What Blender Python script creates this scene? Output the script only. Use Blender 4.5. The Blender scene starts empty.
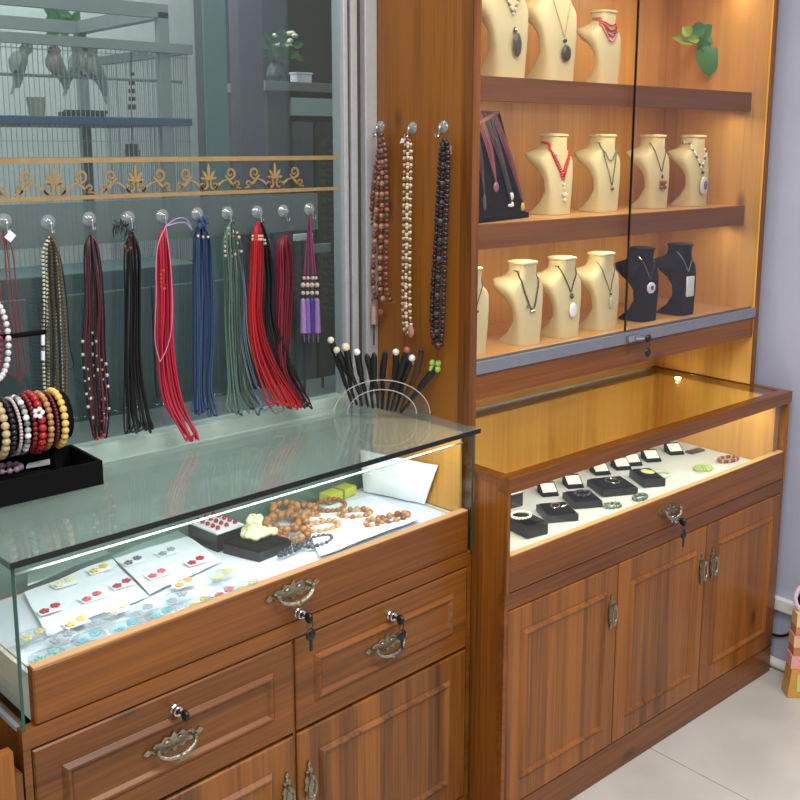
import bpy, bmesh, math, random
from mathutils import Vector, Matrix, noise
random.seed(7)
C = bpy.context.scene.collection
PI = math.pi
# ------------------------------------------------------------------ camera
CAM = Vector((-1.477, -1.357, 1.5292)); YAW, PIT, ROL = [math.radians(a) for a in (41.0773, -10.3155, 0.0482)]
F, PPX, PPY = 1012.17, 400.0, 327.87
fw = Vector((math.sin(YAW)*math.cos(PIT), math.cos(YAW)*math.cos(PIT), math.sin(PIT)))
rt0 = Vector((math.cos(YAW), -math.sin(YAW), 0)); up0 = rt0.cross(fw)
rt = rt0*math.cos(ROL)+up0*math.sin(ROL); up = -rt0*math.sin(ROL)+up0*math.cos(ROL)
cd = bpy.data.cameras.new('camera'); cam = bpy.data.objects.new('camera', cd); C.objects.link(cam)
R3 = Matrix((rt, up, -fw)).transposed()
cam.matrix_world = Matrix.Translation(CAM) @ R3.to_4x4()
cd.sensor_width = 36; cd.lens = 36*F/800; cd.shift_y = -(400-PPY)/800; cd.clip_start = .05
bpy.context.scene.camera = cam
def ray(x, y): return fw + rt*(x-PPX)/F - up*(y-PPY)/F
def at(ax, val, x, y):
    d = ray(x, y); return CAM + d*((val-CAM[ax])/d[ax])
def atp(p0, n, x, y):
    d = ray(x, y); return CAM + d*((Vector(p0)-CAM).dot(n)/d.dot(n))
XR, XL, YL, YU, YW, H1, H2, TH = 1.156, -.9986, .0983, .1156, .4321, .9394, .85, .0494
LM = Matrix.Translation((0, YL, 0)) @ Matrix.Rotation(TH, 4, 'Z')      # frame of the left counter
LMI = LM.inverted()
def atL(x, y, d=0):                                                     # on the left counter's front, in its own frame
    n = LM.to_3x3() @ Vector((0, 1, 0)); return LMI @ atp(LM @ Vector((0, d, 0)), n, x, y)
# ------------------------------------------------------------------ materials
MATS = {}
def lin(c):
    return tuple((v/255/12.92 if v/255 <= .04045 else ((v/255+.055)/1.055)**2.4) for v in c)+(1,)
def newmat(name):
    m = bpy.data.materials.new(name); m.use_nodes = True; n = m.node_tree.nodes; n.clear()
    out = n.new('ShaderNodeOutputMaterial'); return m, n, m.node_tree.links, out
def plain(name, col, rough=.5, metal=0, bump=0, bscale=60, var=.06, spec=.5, trans=0, sheen=0):
    if name in MATS: return MATS[name]
    m, n, l, out = newmat(name)
    b = n.new('ShaderNodeBsdfPrincipled'); l.new(b.outputs[0], out.inputs[0])
    b.inputs['Roughness'].default_value = rough; b.inputs['Metallic'].default_value = metal
    b.inputs['Specular IOR Level'].default_value = spec; b.inputs['Transmission Weight'].default_value = trans
    b.inputs['Sheen Weight'].default_value = sheen
    tc = n.new('ShaderNodeTexCoord'); no = n.new('ShaderNodeTexNoise'); no.inputs['Scale'].default_value = bscale
    no.inputs['Detail'].default_value = 4; l.new(tc.outputs['Object'], no.inputs['Vector'])
    mx = n.new('ShaderNodeMix'); mx.data_type = 'RGBA'; c = lin(col)
    mx.inputs[6].default_value = tuple(max(0, v*(1-var*2)) for v in c[:3])+(1,); mx.inputs[7].default_value = tuple(min(1, v*(1+var*2)) for v in c[:3])+(1,)
    l.new(no.outputs['Fac'], mx.inputs[0]); l.new(mx.outputs[2], b.inputs['Base Color'])
    if bump:
        bp = n.new('ShaderNodeBump'); bp.inputs['Strength'].default_value = bump; bp.inputs['Distance'].default_value = .002
        l.new(no.outputs['Fac'], bp.inputs['Height']); l.new(bp.outputs[0], b.inputs['Normal'])
    MATS[name] = m; return m
def wood(name, light, dark, axis='z', rough=.32, board=.06, knots=True, coat=.2):
    m, n, l, out = newmat(name)
    b = n.new('ShaderNodeBsdfPrincipled'); l.new(b.outputs[0], out.inputs[0])
    b.inputs['Roughness'].default_value = rough; b.inputs['Coat Weight'].default_value = coat; b.inputs['Coat Roughness'].default_value = .2; b.inputs['Specular IOR Level'].default_value = .35
    tc = n.new('ShaderNodeTexCoord'); oi = n.new('ShaderNodeObjectInfo')
    ad = n.new('ShaderNodeVectorMath'); ad.operation = 'ADD'
    mulr = n.new('ShaderNodeVectorMath'); mulr.operation = 'SCALE'; mulr.inputs['Scale'].default_value = 13
    cmb = n.new('ShaderNodeCombineXYZ')
    for i in range(3): l.new(oi.outputs['Random'], cmb.inputs[i])
    l.new(cmb.outputs[0], mulr.inputs[0]); l.new(tc.outputs['Object'], ad.inputs[0]); l.new(mulr.outputs[0], ad.inputs[1])
    def mapped(along, across):
        mp = n.new('ShaderNodeMapping'); s = [across]*3; s['xyz'.index(axis)] = along
        mp.inputs['Scale'].default_value = s; l.new(ad.outputs[0], mp.inputs['Vector']); return mp
    def noi(mp, sc, det, dist=0):
        no = n.new('ShaderNodeTexNoise'); no.inputs['Scale'].default_value = sc; no.inputs['Detail'].default_value = det
        no.inputs['Distortion'].default_value = dist; l.new(mp.outputs[0], no.inputs['Vector']); return no
    n1 = noi(mapped(1.2, 20), 1, 4, .8); n2 = noi(mapped(3, 150), 1, 5); n3 = noi(mapped(.7, 3), 1, 2)
    # boards: a tone per glued strip, measured across the grain
    sx = n.new('ShaderNodeSeparateXYZ'); l.new(ad.outputs[0], sx.inputs[0])
    s1 = n.new('ShaderNodeMath'); s1.operation = 'ADD'
    others = [i for i in range(3) if 'xyz'[i] != axis]
    l.new(sx.outputs[others[0]], s1.inputs[0]); l.new(sx.outputs[others[1]], s1.inputs[1])
    dv = n.new('ShaderNodeMath'); dv.operation = 'DIVIDE'; dv.inputs[1].default_value = board; l.new(s1.outputs[0], dv.inputs[0])
    fl = n.new('ShaderNodeMath'); fl.operation = 'FLOOR'; l.new(dv.outputs[0], fl.inputs[0])
    wn = n.new('ShaderNodeTexWhiteNoise'); wn.noise_dimensions = '1D'; l.new(fl.outputs[0], wn.inputs['W'])
    def m2(op, a, bb):
        k = n.new('ShaderNodeMath'); k.operation = op
        for i, v in enumerate((a, bb)):
            if isinstance(v, (int, float)): k.inputs[i].default_value = v
            else: l.new(v, k.inputs[i])
        return k.outputs[0]
    v = m2('ADD', m2('MULTIPLY', n1.outputs['Fac'], .75), m2('MULTIPLY', n2.outputs['Fac'], .75))
    v = m2('ADD', v, m2('MULTIPLY', n3.outputs['Fac'], .5)); v = m2('ADD', v, m2('MULTIPLY', wn.outputs['Value'], .36 if board < 1 else 0))
    v = m2('SUBTRACT', v, .67 if board < 1 else .5)
    cr = n.new('ShaderNodeValToRGB'); e = cr.color_ramp.elements
    e[0].position = .12; e[0].color = lin(dark); e[1].position = .72; e[1].color = lin(light)
    l.new(v, cr.inputs[0]); col = cr.outputs[0]
    if knots:
        vo = n.new('ShaderNodeTexVoronoi'); vo.inputs['Scale'].default_value = 1; vo.inputs['Randomness'].default_value = 1
        l.new(mapped(3.2, 6.5).outputs[0], vo.inputs['Vector'])
        k = n.new('ShaderNodeValToRGB'); k.color_ramp.elements[0].position = .03; k.color_ramp.elements[0].color = (.30, .20, .14, 1)
        k.color_ramp.elements[1].position = .12; k.color_ramp.elements[1].color = (1, 1, 1, 1); l.new(vo.outputs['Distance'], k.inputs[0])
        mx = n.new('ShaderNodeMix'); mx.data_type = 'RGBA'; mx.blend_type = 'MULTIPLY'; mx.inputs[0].default_value = .8
        l.new(col, mx.inputs[6]); l.new(k.outputs[0], mx.inputs[7]); col = mx.outputs[2]
    l.new(col, b.inputs['Base Color'])
    bp = n.new('ShaderNodeBump'); bp.inputs['Strength'].default_value = .12; bp.inputs['Distance'].default_value = .001
    l.new(n2.outputs['Fac'], bp.inputs['Height']); l.new(bp.outputs[0], b.inputs['Normal'])
    return m
def glass(name, tint=(235, 245, 240), ior=1.45, rough=.0, haze=0, dcol=(200, 205, 210), gt=None):
    m, n, l, out = newmat(name)
    t = n.new('ShaderNodeBsdfTransparent'); t.inputs[0].default_value = lin(tint)
    g = n.new('ShaderNodeBsdfGlossy'); g.inputs['Roughness'].default_value = rough; g.inputs[0].default_value = lin(gt or (245, 250, 250))
    # Schlick reflectance from the facing angle, the same on both sides of the pane
    lw = n.new('ShaderNodeLayerWeight'); lw.inputs[0].default_value = .5; f0 = ((ior-1)/(ior+1))**2
    pw_ = n.new('ShaderNodeMath'); pw_.operation = 'POWER'; l.new(lw.outputs['Facing'], pw_.inputs[0]); pw_.inputs[1].default_value = 5
    fr = n.new('ShaderNodeMath'); fr.operation = 'MULTIPLY_ADD'; l.new(pw_.outputs[0], fr.inputs[0]); fr.inputs[1].default_value = 1-f0; fr.inputs[2].default_value = f0
    mx = n.new('ShaderNodeMixShader'); l.new(fr.outputs[0], mx.inputs[0]); l.new(t.outputs[0], mx.inputs[1]); l.new(g.outputs[0], mx.inputs[2])
    last = mx
    if haze:
        d = n.new('ShaderNodeBsdfDiffuse'); d.inputs[0].default_value = lin(dcol)
        m2 = n.new('ShaderNodeMixShader'); m2.inputs[0].default_value = haze  # even diffuse veil: milky plastics, and painted-in reflection haze on some panes
        l.new(mx.outputs[0], m2.inputs[1]); l.new(d.outputs[0], m2.inputs[2]); last = m2
    l.new(last.outputs[0], out.inputs[0]); return m
def emis(name, col, s):
    m, n, l, out = newmat(name); e = n.new('ShaderNodeEmission'); e.inputs[0].default_value = lin(col); e.inputs[1].default_value = s
    l.new(e.outputs[0], out.inputs[0]); return m
WL_Z = wood('left_wood_upright', (148, 90, 32), (74, 38, 11), 'z', .38)
WL_X = wood('left_wood_lengthwise', (136, 80, 26), (74, 39, 11), 'x', .38, 9)
WR_Z = wood('right_wood_upright', (152, 90, 28), (78, 41, 10), 'z', .3)
WR_X = wood('right_wood_lengthwise', (136, 77, 22), (78, 41, 11), 'x', .3, 9)
WR_Y = wood('right_wood_depthwise', (118, 68, 22), (58, 30, 8), 'y', .3, 9)
WC_Z = wood('side_panel_wood', (146, 88, 28), (82, 42, 10), 'z', .35, .09, True)
WD_X = wood('dark_shelf_wood', (142, 80, 32), (98, 54, 20), 'x', .55, 9, False, .05)
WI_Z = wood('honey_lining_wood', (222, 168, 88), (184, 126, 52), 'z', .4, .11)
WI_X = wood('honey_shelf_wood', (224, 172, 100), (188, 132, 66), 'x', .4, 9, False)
WP = wood('raw_edge_wood', (222, 176, 128), (192, 140, 92), 'x', .5, 9, False, .1)
GL = glass('clear_glass', (246, 251, 249), 1.5)
GTOP = glass('counter_top_glass', (240, 246, 243), 1.75, .0, .12, (190, 202, 196))  # pale veil in the colour stands in for brighter reflections
GSL = glass('sliding_door_glass', (248, 249, 250), 1.3, 0, .008, (150, 145, 160))
GSL2 = glass('overlapping_door_glass', (240, 240, 242), 1.35, 0, .014, (160, 152, 158))  # grey veil painted into this pane for its hazy reflections
GWIN = glass('window_glass', (226, 231, 231), 1.5, 0, .05, (140, 158, 156))
GEDGE = plain('glass_edge_green', (38, 78, 66), .1, 0)
GEDGED = plain('glass_edge_dark', (10, 16, 15), .12, 0)
GEDGEW = plain('glass_edge_white', (112, 128, 120), .35)
ALU = plain('brushed_aluminium', (150, 152, 160), .38, .7)
ALUW = plain('pale_aluminium', (188, 188, 192), .4, .3)
ALUB = plain('bronze_aluminium', (84, 78, 70), .45, .4)
RUB = plain('dark_rubber', (22, 24, 24), .6)
BRASS = plain('antique_brass', (160, 152, 134), .28, 1, .4, 300, .35)
CHROME = plain('chrome', (200, 200, 202), .15, 1)
BLKP = plain('black_plastic', (16, 15, 18), .35)
VEL = plain('black_velvet', (8, 7, 9), .9, 0, .1, 300, .1, .15)
LEA = plain('cream_leatherette', (212, 195, 146), .55, 0, .25, 500, .05)
WHT = plain('white_card', (236, 236, 240), .7)
TISS = plain('white_tissue', (226, 228, 236), .8, 0, .3, 40, .02)
CLOTH = plain('white_cloth', (206, 210, 220), .9, 0, .4, 90, .03)
GOLD = plain('gold_paint', (162, 132, 86), .45, .25, .1, 80, .12)
BEADG = glass('acrylic', (244, 247, 247), 1.4, .05, .02, (220, 225, 225))
FROST = glass('frosted_plastic', (240, 243, 245), 1.35, .2, .10, (225, 230, 236))
HOOKC = glass('hook_plastic', (235, 240, 240), 1.8, .08, .16, (225, 230, 230))
def colm(c, rough=.3, kind='gloss', **k):
    return plain('%s_%d_%d_%d' % ((kind,)+tuple(c)), c, rough, bscale=200, var=.12, **k)
# ------------------------------------------------------------------ mesh builder
class MB:
    def __init__(s): s.v = []; s.f = []
    def add(s, vs, fs):
        o = len(s.v); s.v += [Vector(v) for v in vs]; s.f += [tuple(i+o for i in f) for f in fs]; return s
    def box(s, x0, x1, y0, y1, z0, z1, b=0):
        x0, x1 = sorted((x0, x1)); y0, y1 = sorted((y0, y1)); z0, z1 = sorted((z0, z1))
        if not b:
            vs = [(x, y, z) for x in (x0, x1) for y in (y0, y1) for z in (z0, z1)]
            return s.add(vs, [(0, 1, 3, 2), (4, 6, 7, 5), (0, 4, 5, 1), (2, 3, 7, 6), (0, 2, 6, 4), (1, 5, 7, 3)])
        bm = bmesh.new(); bmesh.ops.create_cube(bm, size=1)
        for v in bm.verts: v.co = Vector(((x0+x1)/2+v.co.x*(x1-x0), (y0+y1)/2+v.co.y*(y1-y0), (z0+z1)/2+v.co.z*(z1-z0)))
        bmesh.ops.bevel(bm, geom=bm.edges[:]+bm.verts[:], offset=b, segments=2, affect='EDGES', profile=.6)
        bm.verts.index_update(); s.add([v.co.copy() for v in bm.verts], [[v.index for v in f.verts] for f in bm.faces]); bm.free(); return s
    def tube(s, pts, r, n=6, closed=False):
        pts = [Vector(p) for p in pts]; m = len(pts)
        if m < 2: return s
        rs = r if isinstance(r, (list, tuple)) else [r]*m
        vs = []; nrm = None
        for i, p in enumerate(pts):
            a = pts[i-1] if (i or closed) else p; b = pts[(i+1) % m] if (i < m-1 or closed) else p
            t = (b-a)
            t = t.normalized() if t.length > 1e-9 else Vector((0, 0, 1))
            if nrm is None:
                nrm = t.orthogonal().normalized()
            nrm = (nrm - t*nrm.dot(t)); nrm = nrm.normalized() if nrm.length > 1e-6 else t.orthogonal().normalized()
            bn = t.cross(nrm)
            for k in range(n):
                a2 = 2*PI*k/n; vs.append(p+(nrm*math.cos(a2)+bn*math.sin(a2))*rs[i])
        fs = []
        for i in range(m if closed else m-1):
            for k in range(n):
                fs.append((i*n+k, i*n+(k+1) % n, ((i+1) % m)*n+(k+1) % n, ((i+1) % m)*n+k))
        if not closed: fs += [tuple(range(n))[::-1], tuple((m-1)*n+k for k in range(n))]
        return s.add(vs, fs)
    def ball(s, c, r, n=8, m=5, sc=(1, 1, 1)):
        c = Vector(c); vs = [c+Vector((0, 0, r*sc[2]))]
        for j in range(1, m):
            t = PI*j/m
            for k in range(n):
                a = 2*PI*k/n; vs.append(c+Vector((r*sc[0]*math.sin(t)*math.cos(a), r*sc[1]*math.sin(t)*math.sin(a), r*sc[2]*math.cos(t))))
        vs.append(c-Vector((0, 0, r*sc[2]))); fs = []
        for k in range(n): fs.append((0, 1+k, 1+(k+1) % n))
        for j in range(m-2):
            for k in range(n): fs.append((1+j*n+k, 1+(j+1)*n+k, 1+(j+1)*n+(k+1) % n, 1+j*n+(k+1) % n))
        L = len(vs)-1
        for k in range(n): fs.append((L, 1+(m-2)*n+(k+1) % n, 1+(m-2)*n+k))
        return s.add(vs, fs)
    def lathe(s, prof, c=(0, 0, 0), n=20, ax='z'):
        c = Vector(c); vs = []; fs = []
        for r, h in prof:
            for k in range(n):
                a = 2*PI*k/n; p = (r*math.cos(a), r*math.sin(a), h)
                if ax == 'y': p = (p[0], p[2], p[1])
                if ax == 'x': p = (p[2], p[0], p[1])
                vs.append(c+Vector(p))
        for j in range(len(prof)-1):
            for k in range(n): fs.append((j*n+k, j*n+(k+1) % n, (j+1)*n+(k+1) % n, (j+1)*n+k))
        fs += [tuple(range(n))[::-1], tuple((len(prof)-1)*n+k for k in range(n))]
        return s.add(vs, fs)
    def prism(s, poly, o, u, v, w):            # polygon in the plane (u,v) at o, thick along w
        o, u, v, w = Vector(o), Vector(u), Vector(v), Vector(w); n = len(poly)
        vs = [o+u*a+v*b for a, b in poly]+[o+u*a+v*b+w for a, b in poly]
        return s.add(vs, [tuple(range(n))[::-1], tuple(range(n, 2*n))]+[(i, (i+1) % n, (i+1) % n+n, i+n) for i in range(n)])
    def xf(s, M): s.v = [M @ p for p in s.v]; return s
def root_of(o):
    while o.parent: o = o.parent
    return o
def obj(name, mb, mat, parent=None, smooth=True, local=False, label=None, edge=True):
    me = bpy.data.meshes.new(name); vs = mb.v
    if parent and not local:
        inv = root_of(parent).matrix_basis.inverted(); vs = [inv @ p for p in vs]
    me.from_pydata([tuple(p) for p in vs], [], mb.f); me.validate()
    bm = bmesh.new(); bm.from_mesh(me); bmesh.ops.recalc_face_normals(bm, faces=bm.faces[:]); bm.to_mesh(me); bm.free()
    me.materials.append(mat)
    if smooth:
        me.shade_smooth()
        try: me.set_sharp_from_angle(angle=math.radians(35))
        except Exception: pass
    o = bpy.data.objects.new(name, me); C.objects.link(o)
    if parent: o.parent = parent
    if label: o['label'] = label
    return o
def thing(name, label, cat, loc=(0, 0, 0), rz=0, group=None):
    o = bpy.data.objects.new(name, None); C.objects.link(o); o.location = loc; o.rotation_euler = (0, 0, rz)
    o.empty_display_size = .05; o['label'] = label; o['category'] = cat
    if group: o['group'] = group
    return o
def tag(o, label, cat, group=None):
    o['label'] = label; o['category'] = cat
    if group: o['group'] = group
    return o
def struct(name, mb, mat, parent=None, smooth=False):
    o = obj(name, mb, mat, parent, smooth)
    if not parent: o['kind'] = 'structure'
    return o
def dup(r, loc, rz=None, label=None):
    c = r.copy(); C.objects.link(c); c.location = loc
    if rz is not None: c.rotation_euler = (0, 0, rz)
    if label: c['label'] = label
    for ch in list(r.children):
        d = ch.copy(); C.objects.link(d); d.parent = c
        for g in list(ch.children):
            e = g.copy(); C.objects.link(e); e.parent = d
    return c
def V(*a): return Vector(a)
def resample(pts, step):
    if len(pts) < 2: return []
    pts = [Vector(p) for p in pts]; out = [pts[0].copy()]; carry = 0
    for a, b in zip(pts, pts[1:]):
        L = (b-a).length; d = step-carry
        while d <= L+1e-9 and L > 0:
            out.append(a.lerp(b, d/L)); d += step
        carry = L-(d-step)
    return out
def smoothp(pts, k=6):
    pts = [Vector(p) for p in pts]; P = [pts[0]]+pts+[pts[-1]]; out = []
    for i in range(1, len(P)-2):
        for j in range(k):
            t = j/k; a, b, c, d = P[i-1], P[i], P[i+1], P[i+2]
            out.append(.5*((2*b)+(c-a)*t+(2*a-5*b+4*c-d)*t*t+(3*b-a-3*c+d)*t**3))
    out.append(P[-2]); return out
# ------------------------------------------------------------------ the setting
def tile_mat():
    m, n, l, out = newmat('floor_tile'); b = n.new('ShaderNodeBsdfPrincipled'); l.new(b.outputs[0], out.inputs[0])
    b.inputs['Roughness'].default_value = .22
    tc = n.new('ShaderNodeTexCoord'); mp = n.new('ShaderNodeMapping'); mp.inputs['Location'].default_value = (-.565+.8, .6, 0)
    l.new(tc.outputs['Object'], mp.inputs[0])
    br = n.new('ShaderNodeTexBrick'); br.offset = 0; br.inputs['Scale'].default_value = 1
    br.inputs['Brick Width'].default_value = .8; br.inputs['Row Height'].default_value = .8; br.inputs['Mortar Size'].default_value = .0016
    br.inputs['Color1'].default_value = lin((200, 196, 188)); br.inputs['Color2'].default_value = lin((196, 192, 184)); br.inputs['Mortar'].default_value = lin((150, 142, 132))
    l.new(mp.outputs[0], br.inputs[0])
    no = n.new('ShaderNodeTexNoise'); no.inputs['Scale'].default_value = 5; no.inputs['Detail'].default_value = 6; l.new(tc.outputs['Object'], no.inputs[0])
    cr = n.new('ShaderNodeValToRGB'); cr.color_ramp.elements[0].color = (.86, .85, .84, 1); cr.color_ramp.elements[1].color = (1, 1, 1, 1)
    cr.color_ramp.elements[0].position = .35; cr.color_ramp.elements[1].position = .65; l.new(no.outputs['Fac'], cr.inputs[0])
    mx = n.new('ShaderNodeMix'); mx.data_type = 'RGBA'; mx.blend_type = 'MULTIPLY'; mx.inputs[0].default_value = .9
    l.new(br.outputs['Color'], mx.inputs[6]); l.new(cr.outputs[0], mx.inputs[7]); l.new(mx.outputs[2], b.inputs['Base Color']); return m
WALLX = XR+.045
struct('floor', MB().box(-4, WALLX, -4, .46, -.05, 0), tile_mat())
struct('wall_right', MB().box(WALLX, WALLX+.1, -4, .5, -.05, 3), plain('lavender_wall_paint', (174, 177, 198), .75, 0, .05, 12, .03))
struct('wall_back', MB().box(-.003, WALLX, .47, .55, -.05, 3), plain('back_wall_paint', (170, 170, 180), .8))
struct('wall_below_window', MB().box(-2.6, -.003, .435, .5, -.05, .925), plain('low_wall_paint', (160, 166, 160), .8))
struct('trim_1', MB().box(WALLX-.022, WALLX, -4, .1, .183, .219, .003), plain('white_trunking', (226, 224, 222), .4))
pipe = MB().tube([V(WALLX-.017, -4, .018), V(WALLX-.017, .3, .018)], .015, 12)
struct('trim_2', pipe, plain('white_pipe_plastic', (232, 230, 226), .35), None, True)
# ---- window
win = thing('window_1', '', ''); del win['label']; del win['category']; win['kind'] = 'structure'
struct('glass_pane', MB().box(-2.5, -.08, YW, YW+.006, .96, 2.75), GWIN, win)
fr = MB().box(-.090, -.078, YW-.012, YW+.03, .93, 2.8, .002)
struct('glazing_bead', fr, ALUW, win)
struct('rubber_seal', MB().box(-.078, -.070, YW-.004, YW+.02, .93, 2.8), RUB, win)
struct('frame_stile', MB().box(-.070, -.052, YW-.012, YW+.03, .93, 2.8, .002), ALUW, win)
struct('frame_groove', MB().box(-.052, -.036, YW-.002, YW+.03, .93, 2.8), ALUB, win)
struct('frame_jamb', MB().box(-.036, -.002, YW-.02, YW+.035, .93, 2.8, .003), ALUW, win)
struct('bottom_rail', MB().box(-2.5, -.09, YW-.012, YW+.03, .925, .962, .002), plain('green_grey_rail', (160, 175, 166), .4), win)
struct('hook_strip', MB().box(-1.6, -.157, YW-.002, YW, 1.345, 1.424), glass('grey_strip_film', (215, 222, 222), 1.2, .3, .35, (118, 130, 130)), win)
# gold scroll border printed on the pane
gb = MB(); yg = YW-.0015
gb.box(-2.4, -.1, yg, YW, 1.4945, 1.5035); gb.box(-2.4, -.1, yg, YW, 1.428, 1.4355)
def flat(pts, w):
    pts = [Vector(p) for p in pts]; n = len(pts)
    for i in range(n-1):
        a, b = pts[i], pts[i+1]; d = b-a
        if d.length < 1e-6: continue
        q = Vector((-d.z, 0, d.x)).normalized()
        wa = w*(.45+.55*math.sin(PI*min(1, .15+i/n))); wb = w*(.45+.55*math.sin(PI*min(1, .15+(i+1)/n)))
        gb.add([a+q*wa, a-q*wa, b-q*wb, b+q*wb, a+q*wa+V(0, .0012, 0), a-q*wa+V(0, .0012, 0), b-q*wb+V(0, .0012, 0), b+q*wb+V(0, .0012, 0)],
               [(0, 1, 2, 3), (4, 7, 6, 5), (0, 3, 7, 4), (1, 5, 6, 2)])
def spiral(cx, cz, r, a0, turns, s=1):
    return [V(cx+s*r*(1-.75*t/24)*math.cos(a0+turns*2*PI*t/24), yg, cz+r*(1-.75*t/24)*math.sin(a0+turns*2*PI*t/24)) for t in range(25)]
def motif(cx):
    for a, L in ((0, .034), (.6, .024), (-.6, .024), (1.25, .019), (-1.25, .019)):
        p = [V(cx+math.sin(a)*t, yg, 1.456+math.cos(a)*t) for t in (.002, L*.4, L*.75, L)]
        for q0, q1, w0, w1 in ((p[0], p[1], .0008, .0028), (p[1], p[2], .0028, .0030), (p[2], p[3], .0030, .0008)):
            d = (q1-q0).normalized(); q = V(-d.z, 0, d.x)
            gb.add([q0+q*w0, q0-q*w0, q1-q*w1, q1+q*w1, q0+q*w0+V(0, .0012, 0), q0-q*w0+V(0, .0012, 0), q1-q*w1+V(0, .0012, 0), q1+q*w1+V(0, .0012, 0)], [(0, 1, 2, 3), (4, 7, 6, 5), (0, 3, 7, 4), (1, 5, 6, 2)])
    for s in (-1, 1):
        flat(spiral(cx+s*.013, 1.447, .011, PI*.5, 1.2, s), .0022)
        flat(spiral(cx+s*.05, 1.470, .012, -PI*.6, 1.25, s), .0024)
        flat([V(cx+s*(.038+.03*math.sin(t*PI/12)*0+.036*t/12), yg, 1.466-.026*math.sin(PI*.5*t/12)) for t in range(13)], .0024)
        flat(spiral(cx+s*.066, 1.448, .008, -PI*.5, 1.1, -s), .002)
        flat([V(cx+s*(.012+.03*t/10), yg, 1.437+.02*math.sin(PI*.5*t/10)) for t in range(11)], .0022)
mx0 = at(1, YW, 54, 180).x
for k in range(-6, 5):
    if mx0+.158*k < -.18: motif(mx0+.158*k)
struct('gold_scroll_border', gb, GOLD, win)

# ------------------------------------------------------------------ metalwork
def handle_bail(c, w=.055, parent=None, M=None, name='handle'):      # ornate drawer pull, local frame: x along, z up, y = front
    m = MB(); prof = [(-1, .0), (-.86, .10), (-.74, .03), (-.6, .16), (-.42, .13), (-.3, .24), (-.1, .17), (0, .30), (.1, .17), (.3, .24), (.42, .13), (.6, .16), (.74, .03), (.86, .10), (1, 0)]
    top = [(a*w, b*w*1.15) for a, b in prof]; bot = [(a*w, -b*w*.95) for a, b in prof[::-1]][1:-1]
    n0 = len(top)
    m.prism(top+bot, (c[0], c[1]-.0015, c[2]), (1, 0, 0), (0, 0, 1), (0, -.0025, 0))
    for s in (-1, 1):
        m.lathe([(.0045, 0), (.0045, .008), (.006, .011), (.0045, .016), (.001, .018)][::1], (c[0]+s*w*.62, c[1], c[2]), 10, 'y') if False else None
        m.tube([V(c[0]+s*w*.62, c[1]-.003, c[2]+.001), V(c[0]+s*w*.62, c[1]-.013, c[2]+.001)], .0045, 8)
        m.ball((c[0]+s*w*.62, c[1]-.014, c[2]+.001), .0055)
    arc = [V(c[0]+w*.62*math.cos(a), c[1]-.014-.006*math.sin(a), c[2]-.017*math.sin(a)) for a in [PI*i/14 for i in range(15)]]
    m.tube(arc, [.0022+.0026*math.sin(PI*i/14) for i in range(15)], 8)
    m.ball((c[0], c[1]-.02, c[2]-.018), .0062)
    for s in (-1, 1): m.ball((c[0]+s*w*.22, c[1]-.006, c[2]+.006), .0045, sc=(1.4, .6, .8))
    if M: m.xf(M)
    return m
def handle_drop(c, h=.045):                                          # tall narrow ornate door pull
    m = MB(); prof = [(0, 1), (.08, .86), (.03, .74), (.17, .6), (.13, .42), (.24, .26), (.17, .08), (.24, -.12), (.15, -.34), (.2, -.5), (.06, -.7), (.1, -.84), (0, -1)]
    pl = [(a*h, b*h) for a, b in prof]+[(-a*h, b*h) for a, b in prof[::-1][1:-1]]
    m.prism(pl, (c[0], c[1]-.0015, c[2]), (1, 0, 0), (0, 0, 1), (0, -.0025, 0))
    m.tube([V(c[0], c[1]-.003, c[2]+h*.42), V(c[0], c[1]-.013, c[2]+h*.42)], .004, 8); m.ball((c[0], c[1]-.014, c[2]+h*.42), .0065)
    ring = [V(c[0]+.010*math.sin(a)*(.55+.45*math.sin(a/2)), c[1]-.014, c[2]+h*.02-.022*-math.cos(a)) for a in [2*PI*i/16 for i in range(16)]]
    m.tube(ring, .0024, 6, True); m.ball((c[0], c[1]-.014, c[2]-.024), .005, sc=(1, .8, 1.5))
    for k in (-.6, .62): m.ball((c[0], c[1]-.005, c[2]+h*k), .004, sc=(1, .5, 1.4))
    return m
def lock(parent_part, p, key2=True, local=False, only_plug=False):
    x, y, z = p
    lk = obj('lock', MB().lathe([(.0105, 0), (.0105, -.003), (.009, -.005), (.009, -.012), (.0075, -.0135)], (x, y, z), 18, 'y'), CHROME, parent_part, local=local)
    k = MB().tube([V(x, y-.013, z), V(x+.002, y-.02, z-.001)], .0025, 6).ball((x+.002, y-.028, z-.001), .0105, 14, 8, (.55, 1, 1))
    if key2:
        k.tube([V(x+.003+.007*math.cos(a), y-.03, z-.014+.009*math.sin(a)) for a in [2*PI*i/14 for i in range(14)]], .0008, 5, True)
        k.ball((x+.004, y-.03, z-.034), .0115, 14, 8, (1, .4, 1))
        k.box(x+.002, x+.008, y-.031, y-.029, z-.066, z-.046)
    kk = obj('key', k, BLKP, parent_part, local=local, label='black headed keys hanging from the lock'); return lk
# ------------------------------------------------------------------ joinery
def panel(x0, x1, z0, z1, y, th=.018, m=.045, inner=True, mz=0):          # slab front with a routed raised moulding
    lv = [(0, th), (0, .0025), (.0025, 0)]
    if inner: lv += [(m, 0), (m+.002, .001), (m+.009, -.0065), (m+.011, -.0068), (m+.013, -.006), (m+.019, .0)]
    b = MB(); vs = []
    for i, d in lv:
        j = i+mz if i >= m else i; vs += [(x0+i, y+d, z0+j), (x1-i, y+d, z0+j), (x1-i, y+d, z1-j), (x0+i, y+d, z1-j)]
    n = len(lv); fs = [(0, 3, 2, 1), tuple((n-1)*4+k for k in range(4))]
    for j in range(n-1):
        for k in range(4): fs.append((j*4+k, j*4+(k+1) % 4, (j+1)*4+(k+1) % 4, (j+1)*4+k))
    return b.add(vs, fs)
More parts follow.
